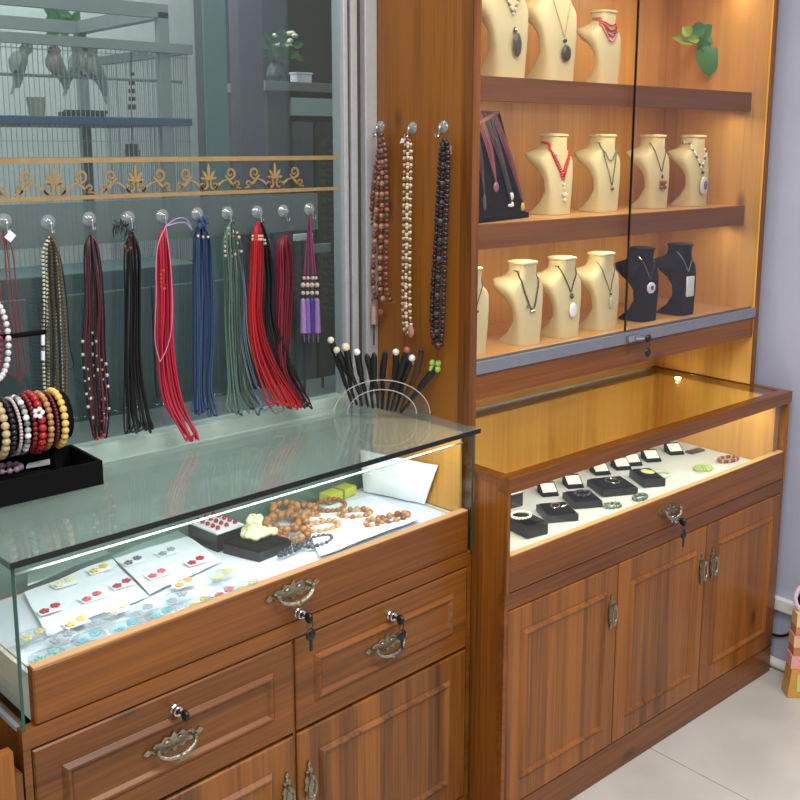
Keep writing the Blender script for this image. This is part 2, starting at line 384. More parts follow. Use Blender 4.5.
# ================== right display counter
rc = thing('display_counter', 'dark wood display counter with three doors on the right, under the wall cabinet', 'counter')
XE = XR
body = MB().box(.002, .022, .02, .45, 0, .834).box(XE-.02, XE, .02, .45, 0, .834).box(.022, XE-.02, .43, .45, .0, .58).box(.022, XE-.02, .02, .43, .56, .58).box(.022, XE-.02, .02, .43, .06, .075)
obj('carcass', body, WR_Z, rc, False)
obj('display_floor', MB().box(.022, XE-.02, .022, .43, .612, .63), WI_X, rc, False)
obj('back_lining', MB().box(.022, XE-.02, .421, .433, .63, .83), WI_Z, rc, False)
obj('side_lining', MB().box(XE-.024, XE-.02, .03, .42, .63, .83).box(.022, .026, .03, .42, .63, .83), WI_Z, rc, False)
obj('toe_board', MB().box(.002, XE, .004, .022, 0, .082, .002), WR_X, rc, False)
obj('rail', MB().box(.002, XE, .003, .02, .555, .592).box(.002, .0135, .003, .02, .082, .5549).box(XE-.011, XE, .003, .02, .082, .5549), WR_X, rc, False)
obj('corner_post', MB().box(.002, .0115, .0, .0199, .5925, .8168), WR_Z, rc, False); obj('corner_post', MB().box(XE-.0105, XE, .0, .0199, .5925, .8168), WR_Z, rc, False)
tf = MB().box(.0, XE+.003, -.004, .028, .817, H2, .002).box(.0, .024, .028, .45, .828, H2, .002).box(XE-.021, XE+.003, .028, .45, .828, H2, .002)
obj('top_frame', tf, WR_X, rc, False)
obj('glass_top', MB().box(.0242, XE-.0212, .0282, .436, .842, .848), GL, rc, False)
obj('front_glass', MB().box(.0225, XE-.0205, .008, .012, .6785, .8165), GL, rc, False)
dr = obj('display_drawer', panel(.013, XE-.012, .594, .676, 0, .016, inner=False), WR_X, rc, False)
obj('top_edge', MB().box(.016, XE-.016, .0008, .0158, .676, .678), WP, dr, False, label='pale bare top edge')
obj('handle', handle_bail((.589, 0, .640), .048), BRASS, dr)
lock(dr, (.607, 0, .612))
for x0, x1, hx in ((.014, .392, .366), (.397, .766, .748), (.771, XE-.012, .797)):
    d = obj('door', panel(x0, x1, .086, .552, 0, .018, .040, True, .013), WR_Z, rc, False)
    obj('handle', handle_drop((hx, 0, .44)), BRASS, d)
ledm = emis('warm_led', (255, 226, 170), 25)
q = at(2, .84, 678, 378)
obj('led_lamp', MB().lathe([(.009, 0), (.009, -.004), (.006, -.006)], (q.x, q.y, .8415), 14), ledm, rc)
# ================== upper wall cabinet
uc = thing('wall_display_cabinet', 'tall wooden glass-fronted cabinet of necklace busts standing on the right counter', 'cabinet', (0, YU, H2))
obj('side_panel', MB().box(-.002, .018, YU, .466, H2+.001, 2.3, .0012), WC_Z, uc, False, label='broad orange-brown left side panel')
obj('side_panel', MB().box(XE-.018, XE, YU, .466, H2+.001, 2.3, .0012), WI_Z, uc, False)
obj('edge_strip', MB().box(-.0025, .0185, YU-.003, YU-.0002, H2+.001, 2.3), WR_Z, uc, False, label='dark brown front edge'); obj('edge_strip', MB().box(XE-.0185, XE+.0005, YU-.003, YU-.0002, H2+.001, 2.3), WR_Z, uc, False, label='dark brown front edge')
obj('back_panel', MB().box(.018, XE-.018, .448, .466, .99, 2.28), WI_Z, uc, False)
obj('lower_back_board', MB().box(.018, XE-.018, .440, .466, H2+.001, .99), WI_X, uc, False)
obj('top_board', MB().box(.018, XE-.018, YU, .466, 2.28, 2.3), WR_X, uc, False)
obj('fascia_board', MB().box(.018, XE-.018, YU+.002, YU+.02, .990, 1.047), WR_X, uc, False)
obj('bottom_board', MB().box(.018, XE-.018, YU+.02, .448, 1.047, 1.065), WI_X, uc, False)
for z0, z1 in ((1.305, 1.358), (1.618, 1.669), (1.96, 2.01)):
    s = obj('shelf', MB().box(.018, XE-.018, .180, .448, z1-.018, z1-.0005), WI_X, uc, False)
    obj('shelf_lip', MB().box(.018, XE-.018, .165, .180, z0, z1, .001), WD_X, s, False, label='dark brown front lip')
tr = MB().box(.018, XE-.018, YU-.004, YU+.002, 1.047, 1.074, .001).box(.018, XE-.018, YU+.002, YU+.022, 1.0655, 1.069).box(.018, XE-.018, YU+.011, YU+.013, 1.069, 1.077)
obj('door_track', tr, ALU, uc, False)
g1 = obj('sliding_glass_door', MB().box(.02, .560, YU+.015, YU+.020, 1.078, 2.26), GSL, uc, False)
obj('glass_edge', MB().box(.560, .5615, YU+.015, YU+.020, 1.078, 2.26), GEDGED, g1, False)
g2 = obj('sliding_glass_door', MB().box(.545, XE-.02, YU+.004, YU+.009, 1.076, 2.26), GSL2, uc, False)
obj('glass_edge', MB().box(.5435, .545, YU+.004, YU+.009, 1.076, 2.26), GEDGED, g2, False)
lkp = MB().box(.535, .565, YU-.014, YU-.004, 1.052, 1.068, .003).tube([V(.565, YU-.009, 1.06), V(.585, YU-.02, 1.06)], .006, 10)
lk = obj('cabinet_lock', lkp, CHROME, uc)
kx, ky = .596, YU-.026
obj('key', MB().ball((kx+.001, ky, 1.057), .0105, 14, 8, (1, .6, 1)).tube([V(kx+.001+.007*math.cos(a), ky, 1.040+.008*math.sin(a)) for a in [2*PI*i/14 for i in range(14)]], .0009, 5, True).ball((kx+.002, ky, 1.021), .0115, 14, 8, (1, .4, 1)), BLKP, lk, label='black headed keys hanging from the lock')
for x in (.3, .85, XE-.035):
    obj('spot_lamp', MB().lathe([(.016, 0), (.016, -.006), (.011, -.012)], (x, .20, 1.957), 16), ledm, uc)

# ================== left display counter (its own, slightly turned frame)
lc = thing('display_counter', 'lighter wood counter with drawers and a glass case on top, at the left', 'counter', (0, YL, 0), TH)
DB = .315
L = dict(parent=lc, smooth=False, local=True)
XA = XL
obj('carcass', MB().box(XA, XA+.02, .02, DB, 0, .655).box(-.022, -.002, .02, DB, 0, .655).box(XA+.02, -.022, DB-.02, DB, 0, .655).box(XA+.02, -.022, .02, DB-.02, .06, .075).box(XA+.02, -.022, .02, DB-.02, .42, .44), WL_Z, **L)
obj('base_board', MB().box(XA, -.002, .003, .02, 0, .08, .002), WL_X, **L)
obj('rail', MB().box(XA, -.002, .002, .02, .632, .665, .001).box(XA, XA+.012, .002, .02, .08, .632).box(-.014, -.002, .002, .02, .08, .632).box(-.4905, -.4855, .006, .02, .08, .632), WL_X, **L)
obj('display_floor', MB().box(XA+.03, -.022, .022, DB-.006, .722, .738), WI_X, **L)
obj('case_floor', MB().box(XA, -.002, .0, DB, .655, .664), WL_X, **L) if False else None
fd = obj('display_drawer', panel(XA+.022, -.014, .667, .7575, .0, .018, inner=False), WL_X, **L)
obj('top_edge', MB().box(XA+.024, -.016, .001, .0175, .7575, .7595), WP, fd, False, True, label='pale bare top edge')
for a, hp, lp in ((0, (292, 590), (300, 612)),):
    q = atL(*hp); obj('handle', handle_bail((q.x, 0, q.z), .062), BRASS, fd, local=True)
    q = atL(*lp); lock(fd, (q.x-.004, 0, q.z), True, True)
for x0, x1, hp, lp, k2 in ((XA+.014, -.4915, (173, 741), (175, 709), False), (-.4845, -.0155, (386, 643), (390, 615), True)):
    d = obj('drawer', panel(x0, x1, .445, .6285, 0, .018, .042), WL_X, **L)
    q = atL(*hp); obj('handle', handle_bail((q.x, 0, q.z), .058), BRASS, d, local=True)
    q = atL(*lp); lock(d, (q.x, 0, q.z), k2, True)
    d = obj('door', panel(x0, x1, .084, .438, 0, .018, .05), WL_Z, **L)
    hx = x1-.022 if x0 < -.6 else x0+.024
    obj('handle', handle_drop((hx, 0, .325), .05), BRASS, d, local=True)
zt0, zt1 = .9300, H1
GT = obj('glass_top', MB().box(XA-.006, .004, -.0145, DB+.0, zt0, zt1-.0002), GTOP, **L)
obj('glass_edge', MB().box(XA-.006, .004, -.0155, -.0145, zt0-.0005, zt1), GEDGED, GT, False, True, label='dark polished front edge')
obj('glass_edge', MB().box(XA-.007, XA-.006, -.015, DB, zt0, zt1), GEDGE, GT, False, True)
for x0, x1 in ((XA, XA+.005), (-.007, -.002)):
    s = obj('glass_side', MB().box(x0, x1, .0, DB, .666, zt0-.001), GL, **L)
    obj('glass_edge', MB().box(x0, x1, -.0012, -.0002, .666, zt0-.001), GEDGE, s, False, True, label='green front edge')
    obj('shoe_strip', MB().box(x0-.0005, x1+.0005, .02, DB, .658, .666), ALUW, s, False, True)
obj('end_panel', MB().box(-.0125, -.0075, .027, DB-.008, .742, .926), WI_Z, **L)
g = obj('glass_front', MB().box(XA+.014, -.012, .019, .024, .742, .9035), GL, **L)
obj('glass_edge', MB().box(XA+.014, -.012, .0175, .0255, .9035, .9048).box(XA+.0115, XA+.0135, .0175, .0255, .742, .9048), GEDGEW, g, False, True, label='white polished top and left edge')
obj('glass_back', MB().box(XA+.006, -.008, DB-.006, DB-.002, .742, .928), glass('back_glass', (225, 235, 230), 1.5, 0, .1, (150, 168, 162)), **L)
obj('case_drawer_side', MB().box(XA+.024, XA+.030, .018, DB-.01, .665, .742).box(-.021, -.015, .018, DB-.01, .665, .742), plain('white_drawer_side', (210, 212, 208), .5), **L)
# neighbouring unit at the far left
nb = thing('wooden_cabinet', 'edge of another brown wooden cabinet at the lower left corner, beside the left counter', 'cabinet', (XA-.3, YL-.05, 0), TH)
def nbx(*a, **k): return MB().box(*a, **k).xf(LM)
obj('door', nbx(XA-.30, XA-.024, -.022, -.004, .09, .655), WL_Z, nb, False)
obj('body', nbx(XA-.30, XA-.04, -.003, .28, 0, .66), WL_Z, nb, False)
obj('spacer_block', nbx(XA-.04, XA-.004, -.0, .03, .30, .60), WL_Z, nb, False)

# ================== necklace busts
PR = [(0, .038, -.040, .046), (.004, .038, -.040, .043), (.03, .0375, -.039, .012), (.06, .039, -.037, -.008), (.09, .043, -.035, -.008), (.112, .048, -.033, .006),
      (.126, .0535, -.031, .030), (.137, .056, -.030, .047), (.146, .053, -.029, .052), (.153, .046, -.029, .049), (.160, .037, -.029, .041), (.168, .029, -.029, .032),
      (.18, .026, -.030, .024), (.200, .026, -.031, .022), (.2015, .0285, -.034, .025), (.206, .0285, -.034, .025), (.207, .026, -.031, .022)]
def lift(z, y): return .30*max(0, y)*max(0, 1-abs(z-.143)/.035)      # the shoulders rise towards the back
def pr_at(z):
    for a, b in zip(PR, PR[1:]):
        if z <= b[0]:
            t = (z-a[0])/(b[0]-a[0]+1e-9); return [a[i]+(b[i]-a[i])*t for i in (1, 2, 3)]
    return list(PR[-1][1:])
EX = 3.6
def front(x, z):
    w, f, b = pr_at(z); hd = (b-f)/2; yc = (b+f)/2; q = max(0, 1-abs(min(abs(x)/w, 1))**EX)**(1/EX); return yc-hd*q
def bust_mesh():
    m = MB(); n = 40; vs = []; fs = []
    for z, w, f, b in PR:
        for k in range(n):
            a = 2*PI*k/n; c, s = math.cos(a), math.sin(a)
            e = 2/EX
            yy = (b+f)/2+(b-f)/2*math.copysign(abs(s)**e, s); vs.append((w*math.copysign(abs(c)**e, c), yy, z+lift(z, yy)))
    for j in range(len(PR)-1):
        for k in range(n): fs.append((j*n+k, j*n+(k+1) % n, (j+1)*n+(k+1) % n, (j+1)*n+k))
    fs += [tuple(range(n))[::-1], tuple((len(PR)-1)*n+k for k in range(n))]
    return m.add(vs, fs)
def neck_path(zlow, zn=.186, wide=1, side=.0265, n=22, off=.0025, sag=0):
    # closed loop: round the back of the neck, down the chest to a point (local coordinates)
    out = []
    for i in range(n+1):
        t = i/n; z = zn-(zn-zlow)*t
        xx = side*(1-t)**(1 if not sag else .55)*(1+.5*wide*math.sin(PI*min(1, t*1.4))*.4)
        w = pr_at(z)[0]; xx = min(xx, w*.98)
        out.append(V(xx, front(xx, z)-off, z))
    left = [V(-p.x, p.y, p.z) for p in out[:-1]][::-1]
    w, f, b = pr_at(zn); back = []
    for i in range(1, 10):
        a = PI*i/10; back.append(V(-(side+.003)*math.cos(a), (f+b)/2+((b-f)/2+off+.002)*math.sin(a)-.004, zn-.002+.003*math.sin(a)))
    L_ = out+left+back
    for _ in range(4):
        L_ = [(L_[i-1]+p*2+L_[(i+1) % len(L_)])/4 for i, p in enumerate(L_)]
    zmin = min(p.z for p in L_)
    for p in L_:
        if p.y < -.005 and abs(p.x) < pr_at(p.z)[0]*.99: p.y = min(p.y, front(p.x, p.z)-off)
    return L_
def place(mb, M): return mb.xf(M)
bust_me = None
def bust(x, y, z, rz, s, mat, label):
    global bust_me
    if bust_me is None:
        t = MB(); t = bust_mesh(); bust_me = t
    m = MB(); m.v = [v.copy() for v in bust_me.v]; m.f = list(bust_me.f)
    M = Matrix.Translation((x, y, z)) @ Matrix.Rotation(rz, 4, 'Z') @ Matrix.Diagonal((s*1.05, s*1.05, s*.94, 1))
    t = thing('necklace_bust', label, 'display bust', (x, y, z), rz, None)
    o = obj('bust_body', m.xf(M), mat, t)
    cap = MB().lathe([(.027, 0), (.0275, .002), (.02, .0025)], (0, -.0035, .2055), 24); cap.v = [V(v.x, -.0035+(v.y+.0035)*.95, v.z) for v in cap.v]
    obj('neck_cap', cap.xf(M), mat, t)
    return M
def necklace(label, M, paths, cordr, cordm, beads=None, pend=None, name='necklace'):
    t = thing(name, label, 'necklace', M.to_translation(), 0)
    c = MB()
    for p in paths: c.tube(p, cordr, 5, True)
    obj('cord', c.xf(M), cordm, t)
    if beads:
        for bi, (path, r, st, mats) in enumerate(beads):
            ms = [MB() for _ in mats]
            for i, q in enumerate(resample(path+[path[0]], st)): ms[i % len(mats)].ball(q, r, 7, 5)
            for mm, mat in zip(ms, mats): obj('beads', mm.xf(M), mat, t)
    if pend:
        for nm, mb, mat in pend: obj(nm, mb.xf(M), mat, t)
    return t
def low(zl, off=.004): return V(0, front(0, zl)-off, zl)
RZ = -.03
def px_on(z, px, py, dy=0):
    p = at(2, z, px, py); return p
# third row (bottom), from left
zb = 1.0655
def bpos(px, y, z):         # x so that the bust centre sits under pixel column px at depth y
    q = Vector((0, y, z)); lo, hi = -.5, 1.5
    for _ in range(40):
        mid = (lo+hi)/2; d = Vector((mid, y, z))-CAM; sx = PPX+F*d.dot(rt)/d.dot(fw)
        if sx < px: lo = mid
        else: hi = mid
    return (lo+hi)/2
Mb = {}
for key, px, y, z, s, mat, lab in (
    ('g', 466, .235, zb, 1, LEA, 'cream necklace bust at the left end of the bottom shelf, half behind the cabinet side'),
    ('h', 521, .235, zb, 1, LEA, 'cream necklace bust on the bottom shelf wearing a dark grey-brown cord'),
    ('i', 560, .235, zb, 1, LEA, 'cream necklace bust on the bottom shelf wearing a large white oval pendant'),
    ('j', 598.5, .235, zb, 1, LEA, 'cream necklace bust on the bottom shelf right next to the black busts'),
    ('k', 639, .245, zb, 1, VEL, 'black necklace bust on the bottom shelf wearing a small round white medallion'),
    ('l', 677, .235, zb, 1, VEL, 'black necklace bust on the bottom shelf wearing a white oblong pendant'),
    ('d', 552, .30, 1.3585, 1, LEA, 'cream necklace bust on the middle shelf wearing red coral beads'),
    ('e', 600, .29, 1.3585, 1, LEA, 'cream necklace bust on the middle shelf wearing a green bead chain'),
    ('f', 650, .285, 1.3585, 1, LEA, 'cream necklace bust on the middle shelf wearing a brown flower pendant'),
    ('m', 690, .275, 1.3585, 1, LEA, 'cream necklace bust on the middle shelf wearing white beads and an agate slice'),
    ('a', 500, .27, 1.6695, 1.22, LEA, 'cream necklace bust nearest the left end of the top shelf, wearing a carved dark drop'),
    ('b', 549, .29, 1.6695, 1.26, LEA, 'cream necklace bust second from the left on the top shelf, wearing a dark round pendant'),
    ('c', 601, .29, 1.6695, .95, LEA, 'cream necklace bust on the top shelf wearing layered red bead strings')):
    x = bpos(px-1.5, y, z)
    Mb[key] = bust(x, y, z, RZ, s, mat, lab)
brn = colm((70, 60, 48), .5); redc = colm((196, 44, 34), .3); grn = colm((70, 110, 66), .35)
NP = neck_path
p = NP(.085, sag=1); necklace('dark grey-brown braided cord necklace on a cream bust, bottom shelf', Mb['h'], [p], .0018, brn, [(p, .0024, .006, [brn, colm((110, 96, 78), .4)])], [('tube_beads', MB().ball(low(.085), .004, sc=(2.4, 1, 1)).ball((-.016, front(-.016, .098)-.004, .098), .0035), CHROME)])
p = NP(.115); necklace('dark cord necklace with large white oval stone on a cream bust, bottom shelf', Mb['i'], [p], .0015, brn, [(p, .002, .009, [brn])],
    [('clasp_bead', MB().ball(low(.108), .005, sc=(1, 1, 1.6)), colm((60, 80, 60), .3)), ('pendant', MB().ball(low(.072, .006), .0125, 16, 10, (1, .35, 1.6)), WHT)])
p = NP(.10); necklace('thin dark chain necklace with pale drop pendant on a cream bust, bottom shelf', Mb['j'], [p], .0010, brn, None,
    [('pendant', MB().ball(low(.075, .005), .009, 12, 8, (.8, .35, 1.9)), colm((196, 186, 150), .3)), ('clasp_bead', MB().ball(low(.098), .0035), brn)])
p = NP(.115); necklace('silver chain with small round white medallion on the left black bust', Mb['k'], [p], .0009, CHROME, None,
    [('pendant', MB().lathe([(.0155, 0), (.0155, -.003), (.012, -.004)], (0, front(0, .095)-.002, .095), 24, 'y'), WHT), ('pendant_centre', MB().lathe([(.006, 0), (.006, -.001)], (0, front(0, .095)-.006, .095), 14, 'y'), colm((90, 95, 95), .3))])
p = NP(.125); necklace('silver chain with white oblong stone pendant on the right black bust', Mb['l'], [p], .0012, colm((120, 130, 130), .3), None,
    [('pendant', MB().box(-.015, .015, front(0, .09)-.009, front(0, .09)-.003, .055, .115, .003), WHT)])
p = [V(.034, .0, .15), V(.02, front(.02, .13)-.003, .13), V(.012, front(.012, .1)-.003, .1), low(.075, .003), V(-.012, front(-.012, .1)-.003, .1), V(-.02, front(-.02, .13)-.003, .13), V(-.03, .0, .17), V(0, .055, .186)]
p = NP(.11); necklace('thin grey chain necklace on the half hidden bust, bottom shelf', Mb['g'], [p], .001, brn, None, [('pendant', MB().ball(low(.105), .004), brn)])
# middle row
p = NP(.10, wide=1.3, side=.034); p2 = NP(.085, wide=1.3, side=.034)
necklace('red coral bead necklace with small white bead drops on a cream bust, middle shelf', Mb['d'], [p, p2], .001, redc, [(p, .0036, .0066, [redc]), (p2, .0033, .0066, [redc])],
    [('drop_beads', MB().ball(low(.078), .004).ball(low(.068), .003).ball(low(.052, .006), .0065).ball(low(.038, .005), .005).ball((-.02, front(-.02, .155)-.004, .155), .004), colm((232, 222, 205), .3))])
p = NP(.065); p2 = NP(.135, sag=1); necklace('double green bead chain on a cream bust, middle shelf', Mb['e'], [p, p2], .0009, grn, [(p, .0019, .0048, [grn, colm((120, 140, 84), .3)]), (p2, .0017, .0046, [grn])],
    [('pendant', MB().ball(low(.062), .0045), grn)])
p = NP(.10); necklace('long brown cord with reddish brown flower pendant on a cream bust, middle shelf', Mb['f'], [p], .0012, brn, None,
    [('pendant', MB().ball(low(.068, .005), .008, 10, 6, (1, .5, 1)).ball((.006, front(0, .072)-.006, .074), .006).ball((-.006, front(0, .072)-.006, .074), .006).ball((.006, front(0, .06)-.006, .060), .006).ball((-.006, front(0, .06)-.006, .060), .006), colm((150, 78, 44), .35)), ('clasp_bead', MB().ball(low(.09), .003, sc=(1, 1, 2)), brn)])
p = NP(.105, wide=1.2, side=.034); necklace('white and grey bead necklace with large agate slice pendant on a cream bust, middle shelf', Mb['m'], [p], .001, brn, [(p, .0036, .0082, [WHT, colm((96, 104, 92), .3), colm((222, 220, 205), .3)])],
    [('pendant', MB().ball(low(.06, .008), .0165, 18, 10, (1, .3, 1.65)), colm((214, 214, 216), .15)), ('pendant_core', MB().ball(low(.062, .0125), .008, 12, 8, (1, .25, 1.7)), colm((118, 124, 140), .2)), ('clasp_bead', MB().ball(low(.098, .005), .0045), brn)])
# top row
p = NP(.12); necklace('silver necklace with long carved dark drop pendant, on the leftmost bust of the top shelf', Mb['a'], [p], .0016, colm((176, 170, 150), .3), [(p, .0028, .006, [colm((214, 206, 184), .3), colm((120, 112, 96), .3)])],
    [('pendant', MB().ball(low(.065, .008), .0115, 12, 8, (.85, .4, 2.0)), colm((84, 80, 60), .3)), ('clasp_bead', MB().ball(low(.092), .0045, sc=(1, 1, 1.6)), CHROME)])
p = NP(.085); necklace('long silver chain with dark round carved pendant on a cream bust, top shelf', Mb['b'], [p], .0009, colm((170, 160, 130), .3), None,
    [('pendant', MB().ball(low(.058, .006), .0125, 14, 8, (.95, .4, 1.35)), colm((70, 66, 54), .3)), ('clasp_bead', MB().ball(low(.082), .004), brn)])
ps = [NP(z, sag=1, side=.032) for z in (.165, .15, .135, .12)]
necklace('layered dark red and pink bead strings on a cream bust, top shelf', Mb['c'], ps, .001, redc, [(ps[0], .0026, .0052, [redc]), (ps[1], .003, .0058, [redc]), (ps[2], .003, .0058, [colm((150, 66, 60), .3)]), (ps[3], .0034, .0065, [colm((206, 130, 130), .3)])])

# ---- black velvet board with cord necklaces, middle shelf
bx = bpos(498, .25, 1.36)
P0 = V(bpos(473, .20, 1.36), .20, 1.3585); P1 = V(bpos(527, .255, 1.36), .255, 1.3585)
ux = (P1-P0); W = ux.length; ux.normalize(); nx = V(ux.y, -ux.x, 0)     # nx faces the viewer
if nx.y > 0: nx = -nx
top = lambda a, h: P0+ux*(W*a)+V(0, 0, h)+nx*(-.06*h/.245)
bd = thing('necklace_board', 'black velvet display board hung with cord necklaces at the left of the middle shelf', 'display board', P0)
HB = .244
m = MB().add([top(0, 0), top(1, 0), top(.86, HB), top(0.05, HB), top(0, 0)-nx*.012, top(1, 0)-nx*.012, top(.86, HB)-nx*.012, top(0.05, HB)-nx*.012],
             [(0, 1, 2, 3), (4, 7, 6, 5), (0, 4, 5, 1), (1, 5, 6, 2), (2, 6, 7, 3), (3, 7, 4, 0)])
obj('board', m, VEL, bd, False)
obj('foot', MB().prism([(0, 0), (W, 0), (W, .012), (0, .012)], P0-nx*.05, ux, V(0, 0, 1), nx*.055), VEL, bd, False)
cc = [(84, 30, 40), (60, 26, 30), (120, 60, 66), (74, 44, 30), (40, 30, 34), (104, 44, 54), (150, 90, 92)]
pends = [('white_slab', (206, 206, 204)), ('dark_spiral', (92, 92, 88)), ('pink_leaf', (150, 92, 108)), ('white_drop', (226, 226, 222)), ('white_crescent', (230, 230, 228)), ('yellow_stone', (206, 172, 84)), ('white_knot', (222, 220, 214))]
spec = [(.08, .20, .07), (.25, .33, .06), (.5, .56, .085), (.75, .80, .06), (.70, .77, .035), (.93, .93, .035), (.1, .14, .20)]
names_c = ['dark red cord necklace with a white slab pendant, left on the black board', 'pink-red cord necklace with a long dark spiral pendant on the black board', 'dark red cord necklace with a pink leaf pendant in the middle of the black board',
 'brown cord necklace with a white round drop on the right of the black board', 'black cord necklace with a white crescent low on the black board', 'dark red cord necklace with a yellow stone at the right edge of the black board', 'pale pink cord necklace with high white knot beads on the black board']
for i, ((a, b, hz), cl, nm) in enumerate(zip(spec, cc, names_c)):
    xs = .16+.1*i
    t = thing('cord_necklace', nm, 'necklace', top(xs, HB), 0, None)
    A = top(xs, HB)+nx*.003; B = top(min(.84, xs+.06), HB)+nx*.003; Pn = top(a, hz)+nx*.006
    mb = MB()
    for j in range(2 if i not in (0, 2) else 3):
        o2 = nx*(.0012*j)+ux*(.0035*j)
        mb.tube(smoothp([A+o2, A.lerp(Pn, .5)+nx*.003+o2*1.5, Pn], 5), .0018, 5); mb.tube(smoothp([B+o2, B.lerp(Pn, .5)+ux*.006+nx*.003+o2, Pn], 5), .0018, 5)
    obj('cord', mb, colm(cl, .5), t)
    sc = {'white_slab': (1, .5, 1.6), 'dark_spiral': (.55, .5, 2.6), 'pink_leaf': (1, .45, 1.4), 'white_drop': (.8, .5, 1.1), 'white_crescent': (1.2, .4, .5), 'yellow_stone': (.7, .5, 1.3), 'white_knot': (.8, .6, .9)}[pends[i][0]]
    k = MB()
    if i == 0: k.box(Pn.x-.008, Pn.x+.008, Pn.y-.006, Pn.y-.001, Pn.z-.026, Pn.z, .002)
    else: k.ball(Pn-V(0, 0, .008*sc[2]), .0085, 12, 8, sc)
    if i in (3, 6): k.ball(Pn-V(0, 0, .026), .0065, 10, 6, (1.2, .5, .8))
    obj('pendant', k, colm(pends[i][1], .3), t)
# ---- plant cutting in a glass bottle, top shelf
px_ = bpos(712, .30, 1.67)
pl = thing('plant_cutting', 'green leafy plant cutting standing in a small clear bottle on the top shelf', 'plant', (px_, .30, 1.6695))
zs = 1.6695
obj('bottle', MB().lathe([(.014, 0), (.019, .004), (.019, .045), (.010, .06), (.009, .085), (.011, .088)], (px_, .30, zs), 20), BEADG, pl)
def sp(px, py, dy=0): return at(1, .30+dy, px, py)
stm = MB()
for a in ([V(px_, .30, zs+.03), sp(711, 72), sp(705, 55), sp(697, 42)], [V(px_, .30, zs+.03), sp(712, 70), sp(720, 52), sp(735, 38), sp(744, 35)], [sp(711, 66), sp(712, 50), sp(712, 38)], [sp(699, 45), sp(690, 42), sp(683, 40)]):
    stm.tube(smoothp(a, 5), .0016, 6)
obj('stem', stm, colm((96, 104, 50), .5), pl)
def leaf(c, d, wv, L, W_):
    c, d, wv = Vector(c), Vector(d).normalized(), Vector(wv).normalized(); nn = d.cross(wv)
    rows = []; m = MB(); vs = []; fs = []; n = 9
    for i in range(n+1):
        t = i/n; w = W_*(math.sin(PI*t**.75)**.8 if 0 < t < 1 else .02)
        base = c+d*(L*t)-nn*(.18*L*t*t)
        for k in (-1, -.5, 0, .5, 1): vs.append(base+wv*(w*k)+nn*(.25*w*abs(k))+d*(-.15*L*abs(k)*(1-t)))
    for i in range(n):
        for k in range(4): fs.append((i*5+k, i*5+k+1, (i+1)*5+k+1, (i+1)*5+k))
    lo = len(vs); vs2 = [v+nn*.0006 for v in vs]; fs2 = [tuple(j+lo for j in f[::-1]) for f in fs]
    return m.add(vs+vs2, fs+fs2)
lm_ = colm((62, 122, 66), .35); lm2 = colm((140, 170, 70), .4)
V1, V2 = rt, up
for c, d, L_, W_, mt in (((706, 50), (.2, -1), .05, .030, lm_), ((712, 40), (.35, 1), .05, .018, lm_), ((724, 22), (.3, .8), .03, .013, lm_), ((703, 28), (-.7, -.2), .028, .014, lm_), ((696, 40), (-1, .1), .045, .010, lm2), ((732, 38), (1, -.15), .034, .009, lm2), ((716, 24), (.9, .5), .03, .014, lm_), ((690, 34), (-.5, .5), .02, .010, lm2), ((706, 66), (.2, -.7), .02, .008, lm2), ((714, 30), (-.6, -.9), .05, .026, lm_), ((722, 30), (-.1, -.9), .04, .02, lm_)):
    L_ *= 1.45; W_ *= 1.5; D = V1*d[0]+V2*d[1]; Wv = V1*(-d[1])+V2*d[0]+fw*.3
    obj('leaf', leaf(sp(*c), D, Wv, L_, W_), mt, pl)

# ================== contents of the right counter case
ZF = .6345
lin_ = obj('cloth_liner', MB().box(.03, XE-.03, .03, .345, .6305, ZF-.0005), CLOTH); tag(lin_, 'white cloth lining the floor of the right display case', 'cloth')
def rbox(px, py, w, d, h, rz, label, mat=None, lid=True, cat='box', z=ZF, name='jewellery_box'):
    c = at(2, z, px, py); t = thing(name, label, cat, (c.x, c.y, z), rz)
    m = MB().box(-w/2, w/2, -d/2, d/2, .0005, h, .0015)
    obj('tray', m, mat or VELG, t, local=True)
    if lid: obj('cushion', MB().box(-w/2+.006, w/2-.006, -d/2+.006, d/2-.006, h, h+.004, .0018), VEL, t, local=True)
    return t, c
VELG = plain('charcoal_card', (20, 18, 22), .5, 0, .1, 200, .1)
BRB = plain('dark_brown_card', (22, 14, 15), .35)
def ringpath(c, r, n=24, e=1.0, rot=0, tilt=0):
    return [V(c[0]+r*math.cos(a)*math.cos(rot)-r*e*math.sin(a)*math.sin(rot), c[1]+r*math.cos(a)*math.sin(rot)+r*e*math.sin(a)*math.cos(rot), c[2]+tilt*math.sin(a)) for a in [2*PI*i/n for i in range(n)]]
def bracelet(label, c, r, br, mats, e=1, rot=0, tilt=0, n=None, name='bead_bracelet', group=None):
    t = thing(name, label, 'bracelet', c, 0, group); N = n or max(8, int(2*PI*r*(1+e)/2/(br*1.9)))
    pts = ringpath(c, r, N, e, rot, tilt)
    obj('cord', MB().tube(pts, br*.25, 4, True), mats[0], t)
    for k, mt in enumerate(mats):
        mb = MB()
        for i in range(k, N, len(mats)): mb.ball(pts[i], br*(1+.12*math.sin(i*7)), 8, 6)
        obj('beads', mb, mt, t)
    return t
BH = .022
spb = [(526, 531, .062, .085, .030, -.15, 'grey-black jewellery box nearest the left end of the right case, under a white bead bracelet'),
       (557, 516, .078, .085, .018, -.5, 'black jewellery box with a silver band, second from the left in the right case'),
       (582, 503, .075, .08, .018, -.5, 'black jewellery box with a coiled dark bracelet, third from the left in the right case'),
       (612, 490, .10, .095, .018, -.45, 'large flat black jewellery box with a small silver pendant, middle of the right case'),
       (647, 482, .062, .09, .022, -.5, 'black jewellery box with a pale yellow oval stone in the right case')]
tops = []
